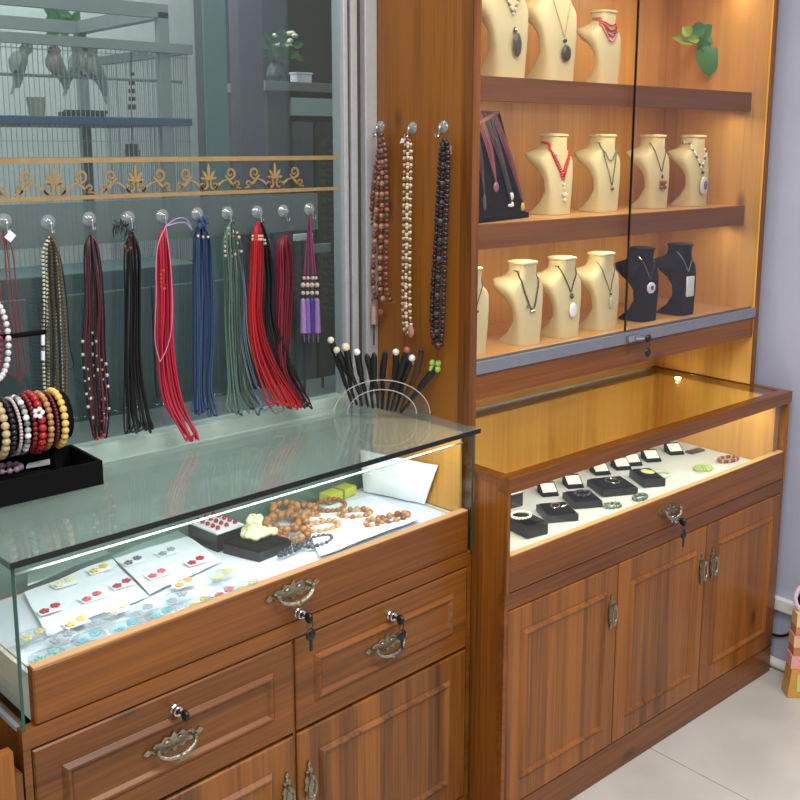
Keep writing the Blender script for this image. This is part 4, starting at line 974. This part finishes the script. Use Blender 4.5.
gg = [colm((84, 110, 98), .5), colm((58, 72, 60), .5), colm((64, 90, 108), .5), colm((110, 112, 112), .5)]
bunch(8, ['grey-green cord necklace in the bunch on the seventh window hook'], 'grey-green cords on the seventh hook', (231, 222), (240, 280, 330, 385, 412), (223, 224, 225, 228, 226), (239, 243, 244, 248, 262), .0017, gg[:1]*1+[gg[1]], [None, [(.06, .28, .003, .009, colm((190, 170, 160), .3))], [(.92, 1, .003, .008, blk)]], .014)
bunch(4, ['pale steel-blue cord necklace mixed into the grey-green bunch'], 'steel-blue cords in the grey-green bunch', (231, 222), (245, 290, 340, 385, 410), (230, 232, 234, 238, 236), (240, 246, 248, 262, 284), .0014, gg[2:], None, .018)
bunch(8, 'bright red cord necklace in the bunch on the eighth window hook', 'bright red cords on the eighth hook', (258, 222), (236, 275, 320, 360, 404), (252, 250, 248, 254, 268), (262, 262, 262, 274, 300), .0021, [colm((176, 22, 30), .5), colm((140, 16, 26), .5)], [None, [(.18, .24, .0034, .007, colm((200, 176, 150), .3))]], .03)
bunch(6, 'black cord necklace hanging behind the bright red cords', 'black cords behind the bright red ones', (260, 222), (240, 275, 320, 365, 404), (262, 263, 262, 266, 282), (268, 273, 276, 292, 312), .0018, [blk], [[(.18, .24, .003, .007, colm((180, 180, 170), .3))], None], .022)
bunch(8, 'dark red cord necklace in the bunch on the ninth window hook', 'dark red cords on the ninth hook', (286, 236), (246, 280, 330, 370, 404), (277, 276, 275, 278, 286), (290, 293, 290, 290, 308), .0020, [colm((120, 16, 34), .5), colm((92, 14, 30), .5)], None, .02)
# purple tassels
pv = [(140, 110, 160), (112, 82, 146), (54, 38, 112), (166, 136, 178), (130, 100, 152)]
for i, (x0, x1) in enumerate(((304, 302), (308, 307), (312, 312), (316, 317), (313, 321))):
    t = thing('tassel', 'purple silk tassel with bead cap hanging on the tenth window hook', 'tassel', pw(310, 220), 0, 'purple tassels on the tenth hook')
    d = -.004*i
    cp = smoothp([pw(310, 216, d), pw((309+x0)/2, 245, d), pw(x0, 275, d)], 5)
    obj('cord', MB().tube(cp, .0017, 5), colm((130, 46, 90), .45), t)
    m = MB().ball(pw(x0, 278, d), .004).ball(pw((x0+x1)/2, 285, d), .0055).ball(pw((x0+x1)/2, 293, d), .0045); obj('cap_beads', m, colm((186, 160, 150), .3), t)
    tq = pw((x0+x1)/2, 299, d); m = MB().lathe([(.0015, .002), (.0056, -.003), (.0062, -.03), (.0072, -.074)], tq, 12); obj('fringe', m, colm(pv[i], .6), t)
    m = MB(); m.tube([tq+V(0, 0, -.068), tq+V(.002, 0, -.095)], .0011, 5).tube([tq+V(.002, 0, -.068), tq+V(.004, 0, -.088)], .0009, 5); obj('tail_threads', m, colm((120, 84, 110), .5), t)
# white price tags
for lab, px, py, s in (('white square price tag on the red bead strings at the left edge', 10, 236, .010), ('white price tag on the brown bead strings by the window frame', 0, 0, 0)):
    if s:
        q = pw(px, py, -.012); tag(obj('price_tag', MB().prism([(-s, -.2*s), (.1*s, -1.1*s), (s, .1*s), (0, s)], q, rt, up, fw*.001), WHT), lab, 'tag')
t0 = at(0, -.012, 371, 151); tag(obj('price_tag', MB().prism([(-.009, 0), (0, -.009), (.009, 0), (0, .009)], t0, (0, -1, 0), (0, 0, 1), (-.001, 0, 0)), WHT), 'white square price tag on the brown bead strings by the window frame', 'tag')
t0 = at(0, -.014, 403, 141); tag(obj('price_tag', MB().prism([(-.010, -.005), (.010, -.003), (.010, .004), (-.004, .006)], t0, (0, -1, 0), (0, 0, 1), (-.001, 0, 0)), WHT), 'white price tag on the pale bead strings of the middle panel hook', 'tag')
t0 = at(0, -.014, 450, 150); tag(obj('price_tag', MB().prism([(-.004, -.009), (.004, -.009), (.004, .009), (-.004, .008)], t0, (0, -1, 0), (0, 0, 1), (-.001, 0, 0)), colm((206, 170, 160), .6)), 'pinkish price tag on the black bead strings of the panel', 'tag')
# bead strings on the side panel (plane x = 0)
def ps_(px, py, dx=0): return at(0, -.02+dx, px, py)
def pstring(label, group, pxs, ys, r, mats, st, dx=0):
    p = smoothp([ps_(x, y, dx) for x, y in zip(pxs, ys)], 6); t = thing('bead_necklace', label, 'necklace', p[0], 0, group)
    obj('cord', MB().tube(p, r*.3, 4), mats[0], t); ms = [MB() for _ in mats]
    for i, q in enumerate(resample(p, st)):
        ms[i % len(mats)].ball(q, r*(1+.12*math.sin(i*2.3)), 8, 6)
    for m, mt in zip(ms, mats): obj('beads', m, mt, t)
b1 = colm((104, 54, 40), .3); b2 = colm((140, 88, 66), .3); b3 = colm((176, 132, 104), .3); b4 = colm((84, 66, 40), .3)
for i, (xt, xb) in enumerate(((379, 367), (381, 373), (383, 380), (385, 386))):
    pstring('brown stone bead string hanging on the side panel next to the window frame', 'brown bead strings on the side panel', (381, xt, (xt+xb)/2+1*(i-1.5), xb, xb+4), (135, 150, 210, 285-4*abs(i-2), 300), .0062-.0006*(i % 2), [(b1, b2), (b2, b1, b3), (b1, b3), (b4, b1, b2)][i], .0118, -.004*i)
t = thing('bead_pendant', 'pinkish cylinder pendant at the foot of the brown bead strings', 'pendant', ps_(374, 305))
obj('cylinder', MB().tube([ps_(374, 306, -.004), ps_(374, 324, -.004)], .0065, 10), colm((190, 150, 136), .4), t); obj('top_bead', MB().ball(ps_(381, 312, -.004), .0075), b2, t)
obj('thread_tail', MB().tube([ps_(374, 324, -.004), ps_(374, 345, -.004)], .0016, 5), blk, t)
w1 = colm((214, 196, 158), .35); w2 = colm((120, 70, 48), .35)
for i, (a, b) in enumerate(((405, 403), (411, 410), (408, 406))):
    pstring('pale and brown small bead string hanging from the middle panel hook', 'pale bead strings on the side panel', (408, a, a-1, b, b+3), (140, 150, 220, 310, 335), .0042, [w1, w2] if i < 2 else [w2, w1, w1], .0072, -.003*i)
t = thing('bead_pendant', 'pinkish cloth charm at the foot of the pale bead strings', 'pendant', ps_(411, 330)); obj('charm', MB().ball(ps_(411, 332, -.012), .010, 10, 7, (.5, .9, 1.4)), colm((176, 128, 108), .6), t); obj('thread', MB().tube([ps_(405, 335, -.006), ps_(404, 372, -.006)], .002, 6), colm((140, 44, 40), .5), t)
k1 = colm((24, 20, 22), .2); k2 = colm((58, 34, 34), .25); k3 = colm((90, 84, 88), .2)
for i, (a, b) in enumerate(((441, 432), (444, 437), (448, 443))):
    pstring('black and dark brown bead string on the side panel nearest the cabinet front', 'black bead strings on the side panel', (444, a, (a+b)/2, b, b+(1-i)*2), (140, 155, 230, 310, 345), .0058, [(k1, k1, k2), (k1, k3, k1, k2), (k2, k1, k1)][i], .0098, -.004*i)
t = thing('bead_pendant', 'dark red bead drop at the foot of the black bead strings', 'pendant', ps_(438, 345)); obj('drop', MB().ball(ps_(438, 346, -.014), .008, 10, 7, (1, 1, 1.1)).ball(ps_(433, 336, -.014), .006), colm((84, 24, 22), .25), t); obj('thread_tail', MB().tube([ps_(438, 350, -.014), ps_(438, 362, -.014)], .001, 5), blk, t)

# ================== fan stand of hairpins
FC = V(-.100, .300, H1+.001); fdv = V(.66, -.75, 0).normalized(); fn = V(fdv.y, -fdv.x, 0)
if fn.dot(CAM-FC) < 0: fn = -fn
fs_ = thing('hairpin_stand', 'clear acrylic fan-shaped stand holding hairpins on the left counter top', 'stand', FC)
def fp(px, py, d=0): return atp(FC+fn*d, fn, px, py)
base = [fp(332, 409, -.02), fp(440, 421, -.02)]
bm_ = MB()
for d in (.0, .022):
    for rr in (1.0, .72):
        pts = []
        for i in range(25):
            a = PI*i/24; px = 382-48*rr*math.cos(a); py = 414-34*rr*math.sin(a)
            q = fp(px, py, d-.011); q.z = max(q.z, H1+.003); pts.append(q)
        bm_.tube(pts, .0011, 5)
obj('wire_arc', bm_, plain('grey_acrylic_edge', (176, 172, 168), .2), fs_)
pl_ = [(-52/490, 0)]+[(-(52*math.cos(PI*i/24))/490, 34/470*math.sin(PI*i/24)) for i in range(1, 24)]+[(52/490, 0)]
c0 = fp(385, 414, 0); c0.z = H1+.002
for d in (-.012,): obj('acrylic_plate', MB().prism([(a*.92, b*.98) for a, b in pl_], c0+fn*d, fdv, V(0, 0, 1), fn*.002), BEADG, fs_, False)
obj('base_plate', MB().prism([(-.10, -.012), (.092, -.012), (.092, .012), (-.10, .012)], V(c0.x, c0.y, H1+.0006), fdv, fn, V(0, 0, .0022)), BEADG, fs_, False)
pins = [((331, 340), (352, 404), 'silver bead'), ((337, 350), (357, 405), 'silver bead'), ((346, 347), (362, 406), 'large silver bead'), ((357, 352), (368, 407), 'white bead'), ((367, 357), (373, 408), 0), ((374, 356), (378, 408), 0), ((385, 354), (382, 409), 0), ((396, 352), (387, 410), 'silver bead'), ((407, 350), (391, 410), 'pinkish bead'), ((412, 358), (395, 411), 'white bead'), ((421, 352), (400, 412), 0), ((435, 368), (401, 413), 'green clover')]
plab = ['black hairpin with a silver bead, leftmost and tallest in the fan stand', 'black hairpin with a silver bead, second from the left in the fan stand', 'black hairpin with the large silver bead head in the fan stand', 'black hairpin with a white bead, fourth from the left in the fan stand',
        'plain black hairpin just right of the white bead one, left half of the fan', 'plain black hairpin standing almost upright in the fan centre', 'plain black hairpin just right of the fan centre', 'black hairpin with a silver bead in the right half of the fan',
        'black hairpin with a pinkish bead in the right half of the fan', 'black hairpin with a small white bead drop below the pinkish one', 'dark brown plain hairpin leaning right in the fan stand', 'black hairpin with a green clover head, far right of the fan stand']
for i, ((tp, bt, hd), lb) in enumerate(zip(pins, plab)):
    A = fp(bt[0], bt[1], .006*((i % 3)-1)); A.z = max(A.z, H1+.006); B = fp(tp[0], tp[1], .005*((i % 3)-1)); mid = A.lerp(B, .6)+fdv*(.006*math.sin(i*2))
    t = thing('hairpin', lb, 'hairpin', A)
    obj('shaft', MB().tube(smoothp([A, A.lerp(B, .3), mid, B], 5), [.0030]*5+[.0048]*5+[.0072]*5+[.0060], 8), blk if i != 10 else colm((60, 36, 22), .4), t)
    if hd and 'clover' in hd:
        m = MB()
        for k in range(4): m.ball(B+fdv*(.009*math.cos(k*PI/2+.7))+V(0, 0, .009*math.sin(k*PI/2+.7))+V(0, 0, .004), .0085, 10, 7, (.9, .6, .9))
        obj('clover_head', m, colm((148, 182, 84), .4), t)
    elif hd:
        cl = {'silver': (206, 200, 186), 'large': (216, 200, 176), 'white': (230, 228, 220), 'pinkis': (150, 84, 74)}[hd.split()[0][:6]]
        obj('bead_head', MB().ball(B+fn*.002, .0078 if 'large' not in hd else .0095, 12, 8).ball(B-V(0, 0, .010), .0045), colm(cl, .25), t)
    else:
        m = MB(); m.ball(B, .0055, 8, 6, (1, 1, 1.5)); obj('carved_head', m, blk, t)

# ================== beyond the window
YI = 1.1
def pi_(px, py, y=YI): return at(1, y, px, py)
struct('wall_beyond', MB().box(-1.6, 2.6, 2.4, 2.5, 0, 3.2), plain('far_room_wall', (196, 204, 200), .8))
struct('floor_beyond', MB().box(-2.6, 2.6, .5, 2.5, -.05, 0), plain('far_room_floor', (110, 118, 116), .5))
struct('wall_beyond_left', MB().box(-2.7, -2.6, .5, 2.5, 0, 3.2), plain('far_room_wall', (180, 190, 186), .8))
# bird cage
cg = thing('bird_cage', 'large grey wire bird cage seen through the window at the upper left', 'cage', (-.6, 1.1, 1.0))
xe = pi_(163, 100).x; x0c = -1.5; D0, D1 = 1.1, 1.6
zt = 1.862; zm = pi_(0, 37).z; zp = pi_(0, 73).z; zt2 = pi_(100, 121).z; zbo = 1.0
g1 = plain('cage_grey_metal', (140, 148, 144), .5, .0); g2 = plain('cage_pale_wire', (160, 168, 164), .5, 0)
fm = MB()
for y in (D0, D1):
    fm.box(x0c, xe+.02, y-.01, y+.01, zt-.015, zt+.02); fm.box(xe-.01, xe+.02, y-.01, y+.01, zbo, zt)
fm.box(xe-.01, xe+.02, D0, D1, zt-.015, zt+.02)
obj('frame', fm, g1, cg, False)
obj('rail', MB().box(x0c, xe+.085, D0-.015, D0+.005, zm-.012, zm+.012).box(xe+.06, xe+.085, D0, D1, zm-.012, zm+.012), g1, cg, False)
obj('perch', MB().tube([V(x0c, D0+.03, zp), V(xe+.075, D0+.03, zp)], .004, 6), g1, cg)
wr = MB(); x = x0c
while x < xe+.08:
    wr.tube([V(x, D0, zbo), V(x, D0, zm)], .0011, 4); x += .0125
y = D0
while y < D1: wr.tube([V(xe+.075, y, zbo), V(xe+.075, y, zm)], .0011, 4); y += .0125
for z in (zp+.06, zt2-.05, zt2-.09, zbo+.1): wr.tube([V(x0c, D0, z), V(xe+.08, D0, z)], .0016, 4)
obj('wire_grid', wr, g2, cg, False)
obj('blue_tray', MB().box(x0c, xe+.078, D0-.012, D1, zt2-.010, zt2+.010, .002), plain('blue_tray', (52, 84, 116), .5), cg, False)
obj('lower_tray', MB().box(x0c, xe+.078, D0-.012, D1, zbo-.03, zbo, .002), plain('teal_tray', (36, 74, 86), .5), cg, False)
obj('lower_rail', MB().box(x0c, xe+.078, D0-.01, D0+.005, 1.2, 1.215), plain('teal_rail', (50, 84, 88), .5), cg, False)
obj('leg', MB().box(xe+.05, xe+.078, D0, D0+.03, 0, zbo-.03), g1, cg, False); obj('leg', MB().box(-1.45, -1.42, D0, D0+.03, 0, zbo-.03), g1, cg, False)
# parrots: one continuous body each
def parrot(label, px_head, py_head, px_tail, py_tail, mat, wing, flip=1):
    Hh = pi_(px_head, py_head, D0+.04); Tt = pi_(px_tail, py_tail, D0+.05); d = Tt-Hh
    t = thing('parrot', label, 'bird', Hh.lerp(Tt, .35))
    prof = [(-.07, .004), (-.03, .012), (.04, .0155), (.11, .014), (.18, .017), (.27, .0215), (.38, .0215), (.5, .016), (.64, .009), (.8, .006), (1.05, .0025)]
    pts = [Hh+d*a+V(-.012*flip*math.sin(PI*min(1, a*1.4)), 0, 0) for a, r in prof]
    b_ = MB().tube(pts, [r for a, r in prof], 14)
    hk = Hh+V(-.016*flip, -.004, -.004)
    obj('body', b_, mat, t)
    obj('beak', MB().tube([Hh+V(-.012*flip, -.004, .0), hk+V(-.004*flip, -.002, -.002), hk+V(-.004*flip, -.002, -.012)], [.006, .0045, .001], 8), plain('beak_grey', (70, 66, 60), .4), t)
    obj('eye', MB().ball(Hh+V(-.006*flip, -.013, .003), .0026), blk, t)
    wp = [pts[4]+V(.006*flip, -.012, .004), pts[6]+V(.008*flip, -.017, 0), pts[8]+V(.006*flip, -.008, 0), pts[9]+V(.003*flip, -.003, -.012)]
    obj('wing', MB().tube(smoothp(wp, 4), [.004+.006*math.sin(PI*(i+1)/14) for i in range(13)], 10), wing, t)
    fz = V(pts[6].x-.01*flip, D0+.03, zp)
    obj('foot', MB().tube([pts[6]+V(0, 0, 0), fz+V(0, 0, .004)], .003, 6).tube([fz+V(-.006, -.008, .005), fz+V(0, 0, .006), fz+V(.006, -.008, .005)], .002, 5), plain('beak_grey', (70, 66, 60), .4), t)
pg = plain('parrot_grey_green', (200, 208, 198), .7); pg2 = plain('parrot_wing', (158, 168, 162), .7); pp = plain('parrot_rosy', (200, 180, 172), .7)
parrot('grey parrot with a long tail on the perch, leftmost in the cage', 28, 46, 12, 92, pg, pg2, 1)
parrot('pinkish grey parrot on the perch, second from the left in the cage', 55, 48, 66, 92, pp, pg2, 1)
parrot('grey parrot on the perch leaning against the pinkish one', 76, 46, 64, 94, pg, pg2, -1)
parrot('grey parrot with raised back, rightmost on the perch', 92, 47, 106, 102, pg, pg2, 1)
t = thing('cage_toy', 'dark string of wooden blocks hanging in the cage right of the parrots', 'toy', pi_(131, 50, D0+.04))
obj('cord', MB().tube([V(pi_(131, 45, D0+.04).x, D0+.04, zm), pi_(132, 150, D0+.04)], .0015, 5), blk, t)
for py, s in ((74, .005), (83, .0065), (91, .007), (99, .0065), (107, .008), (148, .013), (154, .015)):
    c = pi_(132, py, D0+.04); obj('block', MB().box(c.x-s, c.x+s, c.y-s, c.y+s, c.z-s*.8, c.z+s*.8, .001), colm((60, 52, 44), .5) if py != 91 else colm((110, 44, 44), .5), t)
t = thing('food_cup', 'pale feeding cup on the cage floor below the pinkish parrot', 'cup', (pi_(36, 100, D0+.06).x, D0+.06, zt2+.011))
obj('cup', MB().lathe([(.018, 0), (.024, .045), (.022, .045), (.016, .004)], (pi_(36, 100, D0+.06).x, D0+.06, zt2+.011), 18), plain('pale_cup', (190, 192, 170), .5), t)
t = thing('food_tray', 'long dark feeding trough on the cage floor', 'trough', (pi_(82, 108, D0+.05).x, D0+.05, zt2+.011)); c = V(pi_(82, 108, D0+.05).x, D0+.05, zt2+.011)
obj('trough', MB().box(c.x-.055, c.x+.055, c.y-.02, c.y+.02, c.z, c.z+.012, .002), colm((40, 50, 52), .5), t); obj('lip', MB().box(c.x-.057, c.x+.057, c.y-.024, c.y-.02, c.z+.008, c.z+.016), colm((50, 60, 62), .5), t)
# leafy plant hanging behind the cage
t = thing('hanging_plant', 'green leafy plant hanging behind the cage at the top left', 'plant', pi_(62, 5, 1.8)); m = MB()
for k in range(40):
    c = pi_(rnd.uniform(50, 73), rnd.uniform(-25, 32), 1.8); a = rnd.uniform(0, 2*PI); m.add(leaf(c, (math.cos(a), -.3, math.sin(a)), (-math.sin(a), .2, math.cos(a)), .05, .016).v, leaf(c, (math.cos(a), -.3, math.sin(a)), (-math.sin(a), .2, math.cos(a)), .05, .016).f)
obj('leaves', m, colm((58, 120, 58), .5), t); obj('stem', MB().tube([pi_(62, 30, 1.8), pi_(62, -60, 1.8)], .004, 6), colm((60, 90, 40), .5), t)
# dark partition posts and inner room furniture seen to the right
dk = plain('dark_grey_panel', (62, 64, 66), .6); dk2 = plain('charcoal_wall', (52, 58, 60), .7); tealp = plain('teal_curtain', (74, 96, 98), .8)
struct('wall_partition', MB().box(pi_(205, 100, 2.0).x, 2.6, 2.0, 2.06, 0, 3.0), dk2)
tag(obj('partition_post', MB().box(pi_(238, 0, 1.0).x, pi_(262, 0, 1.0).x, 1.0, 1.05, 0, 2.9, .003), plain('mauve_grey_post', (86, 80, 84), .6)), 'dull mauve-grey post seen through the window between the cage and the flowers', 'post')
tag(obj('glass_divider', MB().box(pi_(203, 0, .95).x, pi_(225, 0, .95).x, .95, .958, 0, 2.9), plain('green_glass_divider', (92, 122, 112), .3)), 'pale green upright glass divider right of the cage, seen through the window', 'divider')
low_ = thing('storage_cabinet', 'teal storage cabinet under the cage, seen dimly through the window', 'cabinet', (-.4, .85, 0))
obj('body', MB().box(-1.4, pi_(202, 300, .8).x, .80, .80+.2, 0, 1.245, .003), tealp, low_, False)
for x in (-1.1, -.8, -.5, -.25): obj('door', MB().box(x-.13, x+.13, .79, .80, .5, 1.2, .003), plain('teal_door', (84, 106, 108), .6), low_, False)
YF = 1.4
fc = thing('sideboard', 'dark sideboard with pale blue drawer behind the window at the right', 'sideboard', (pi_(300, 120, YF).x, YF, 0))
xa, xb = pi_(262, 90, YF).x, pi_(352, 90, YF).x; zt_ = pi_(290, 82, YF).z
obj('top', MB().box(xa, xb+.2, YF-.02, YF+.35, zt_-.03, zt_, .003), plain('grey_top', (112, 118, 118), .4), fc, False)
obj('body', MB().box(xa+.02, xb+.18, YF, YF+.33, 0, zt_-.03), plain('dark_brown_body', (54, 46, 40), .6), fc, False)
obj('drawer', MB().box(pi_(289, 105, YF).x, xb+.18, YF-.016, YF-.001, pi_(300, 116, YF).z, pi_(300, 98, YF).z, .002), plain('pale_blue_drawer', (150, 172, 172), .5), fc, False)
obj('door', MB().box(pi_(290, 105, YF).x, pi_(310, 105, YF).x, YF-.016, YF-.001, .3, pi_(300, 122, YF).z, .002), plain('grey_door', (84, 88, 90), .5), fc, False)
obj('door', MB().box(pi_(312, 105, YF).x, xb+.18, YF-.016, YF-.001, .3, pi_(300, 122, YF).z, .002), plain('dark_door', (52, 50, 50), .5), fc, False)
c = pi_(301, 76, YF+.08); t = thing('white_box', 'small white box standing on the sideboard behind the window', 'box', (c.x, c.y, zt_)); obj('carton', MB().box(c.x-.03, c.x+.03, c.y-.02, c.y+.02, zt_+.0005, zt_+.032, .002), WHT, t); obj('lid', MB().box(c.x-.033, c.x+.033, c.y-.023, c.y+.023, zt_+.032, zt_+.038, .001), WHT, t)
c = V(pi_(275, 70, YF+.05).x, YF+.05, zt_); t = thing('flower_arrangement', 'white and green flower arrangement in a vase behind the window', 'flowers', c)
obj('vase', MB().lathe([(.015, 0), (.028, .02), (.024, .045), (.012, .06), (.016, .07)], c, 18), colm((70, 74, 70), .3), t)
m = MB(); m2_ = MB(); stm = MB()
for k in range(26):
    q = c+V(rnd.uniform(-.06, .07), rnd.uniform(-.04, .04), .09+rnd.uniform(-.02, .07)); stm.tube([c+V(0, 0, .06), q], .001, 4)
    a = rnd.uniform(0, 6.3); m.add(*(lambda L: (L.v, L.f))(leaf(q, (math.cos(a), -.3, math.sin(a)), (-math.sin(a), .2, math.cos(a)), .035, .011)))
    if k < 11: m2_.ball(c+V(rnd.uniform(-.01, .06), rnd.uniform(-.04, 0), .13+rnd.uniform(-.02, .04)), .011, 8, 6, (1, 1, .7))
obj('leaves', m, colm((70, 110, 60), .5), t); obj('blossoms', m2_, colm((220, 222, 190), .5), t); obj('stems', stm, colm((70, 100, 50), .5), t)
c = pi_(303, 237, .62); t = thing('white_notice_card', 'small white card behind the window right of the dark red cords', 'card', (c.x, .62, c.z-.03))
# standing things just inside the window on an inner ledge
lg = at(1, .62, 300, 300)
tag(obj('inner_ledge', MB().box(-1.5, .2, .52, .72, .90, .93, .003), plain('ledge_grey', (90, 100, 100), .5)), 'grey ledge running along the inner side of the window', 'ledge')
obj('card_face', MB().box(c.x-.028, c.x+.028, .618, .622, c.z-.008, c.z+.008, .0005), WHT, t); obj('card_post', MB().box(c.x-.003, c.x+.003, .622, .626, .93, c.z+.004), ALUB, t, False)
c = pi_(322, 248, .62); t = thing('pale_sign_strip', 'pale grey-blue strip sign behind the window beside the purple tassels', 'sign', (c.x, .62, .93)); obj('strip_face', MB().box(c.x-.025, c.x+.025, .618, .622, c.z-.011, c.z+.011, .0005), colm((150, 168, 164), .5), t); obj('strip_post', MB().box(c.x-.003, c.x+.003, .622, .626, .93, c.z+.004), ALUB, t, False)

# ================== right edge of the floor: wooden display piece and cable
c = at(2, 0, 800, 706)
wp = thing('patterned_gift_stand', 'pink and wood coloured patterned stand with golden base at the right edge of the floor', 'stand', (c.x, c.y, 0))
bx0 = at(2, 0, 787, 698)
u_ = V(.72, -.69, 0); w_ = V(.69, .72, 0)
def slab(a0, a1, z0, z1, d0, d1, t0=0): return MB().add([bx0+u_*(a0)+w_*d0+V(0, 0, z0), bx0+u_*a1+w_*d0+V(0, 0, z0), bx0+u_*a1+w_*d1+V(0, 0, z0), bx0+u_*a0+w_*d1+V(0, 0, z0), bx0+u_*(a0+t0)+w_*d0+V(0, 0, z1), bx0+u_*(a1-t0)+w_*d0+V(0, 0, z1), bx0+u_*(a1-t0)+w_*d1+V(0, 0, z1), bx0+u_*(a0+t0)+w_*d1+V(0, 0, z1)], [(3, 2, 1, 0), (4, 5, 6, 7), (0, 1, 5, 4), (1, 2, 6, 5), (2, 3, 7, 6), (3, 0, 4, 7)])
gb_ = obj('base_box', slab(0, .12, .001, .085, 0, .05, .008), colm((206, 150, 70), .5), wp, False)
obj('label_patch', slab(.024, .1, .02, .07, -.0012, -.0002), colm((200, 198, 120), .5), gb_, False, label='yellow-green printed patch')
for z0, z1, a, cl in ((.086, .125, .006, (226, 160, 150)), (.126, .15, .01, (190, 120, 84)), (.151, .185, .009, (224, 178, 140)), (.186, .21, .012, (196, 128, 90)), (.211, .25, .013, (224, 196, 140))):
    obj('tier', slab(a, .12-a, z0, z1, .004, .046), colm(cl, .6), wp, False)
obj('ring_top', MB().tube([bx0+u_*(.045-.034*math.cos(a))+w_*.025+V(0, 0, .29+.04*math.sin(a)) for a in [2*PI*i/20 for i in range(20)]], .006, 8, True), colm((222, 200, 214), .4), wp)
ca = [at(0, WALLX-.006, 772, 634), at(0, WALLX-.006, 781, 636), at(0, WALLX-.012, 790, 633), at(0, WALLX-.03, 795, 622), at(0, WALLX-.04, 800, 600)]
cb = thing('power_cable', 'black cable curving along the lavender wall beside the right counter', 'cable', ca[0])
obj('wire', MB().tube(smoothp([ca[0]+V(0, .05, 0)]+ca, 6), .004, 8), BLKP, cb); obj('plug', MB().tube([ca[-1], ca[-1]+V(-.0, -.01, .03)], .008, 8), BLKP, cb)

# ------------------------------------------------------------------ lights
def area(name, loc, rot, sx, sy, e, col):
    l = bpy.data.lights.new(name, 'AREA'); l.shape = 'RECTANGLE'; l.size = sx; l.size_y = sy; l.energy = e; l.color = col
    o = bpy.data.objects.new(name, l); C.objects.link(o); o.location = loc; o.rotation_euler = rot; return o
W_ = (1, .97, .92); WW = (1, .82, .55)
area('ceiling_light', (-.6, -1.1, 2.85), (0, 0, 0), 1.2, 1.2, 50, (1, .985, .96))
area('ceiling_light', (.5, -2.2, 2.85), (0, 0, 0), 1.2, 1.2, 38, (1, .985, .96))
area('ceiling_light', (-2.4, -1.6, 2.85), (0, 0, 0), 1.2, 1.2, 38, (1, .985, .96))
area('counter_led_strip', (.58, .045, .814), (math.radians(38), 0, 0), 1.05, .015, 2.4, (1, .86, .56))
for z, e in ((1.955, 1.7), (1.612, 1.5), (1.300, 1.5)):
    area('shelf_fill_light', (.58, .205, z), (math.radians(12), 0, 0), 1.05, .02, e, (1, .89, .68))  # unseen fill added under each shelf to brighten the compartments
area('left_case_led_strip', (-.5, .10, .925), (math.radians(20), 0, TH), .9, .015, 1.9, (.97, .98, 1))
area('far_room_light', (-.3, 1.9, 2.9), (0, 0, 0), 1.2, .5, 34, (.97, 1, .99))
area('far_room_light', (-.6, .80, 2.95), (0, 0, 0), 2.0, .3, 36, (.97, 1, .99))  # second light added near the window to brighten the cage front
w = bpy.data.worlds.new('world'); bpy.context.scene.world = w; w.use_nodes = True
bg = w.node_tree.nodes['Background']; bg.inputs[0].default_value = (.90, .88, .86, 1); bg.inputs[1].default_value = .48
sc = bpy.context.scene; sc.view_settings.view_transform = 'Standard'; sc.view_settings.look = 'None'; sc.view_settings.gamma = 1; sc.view_settings.exposure = 0
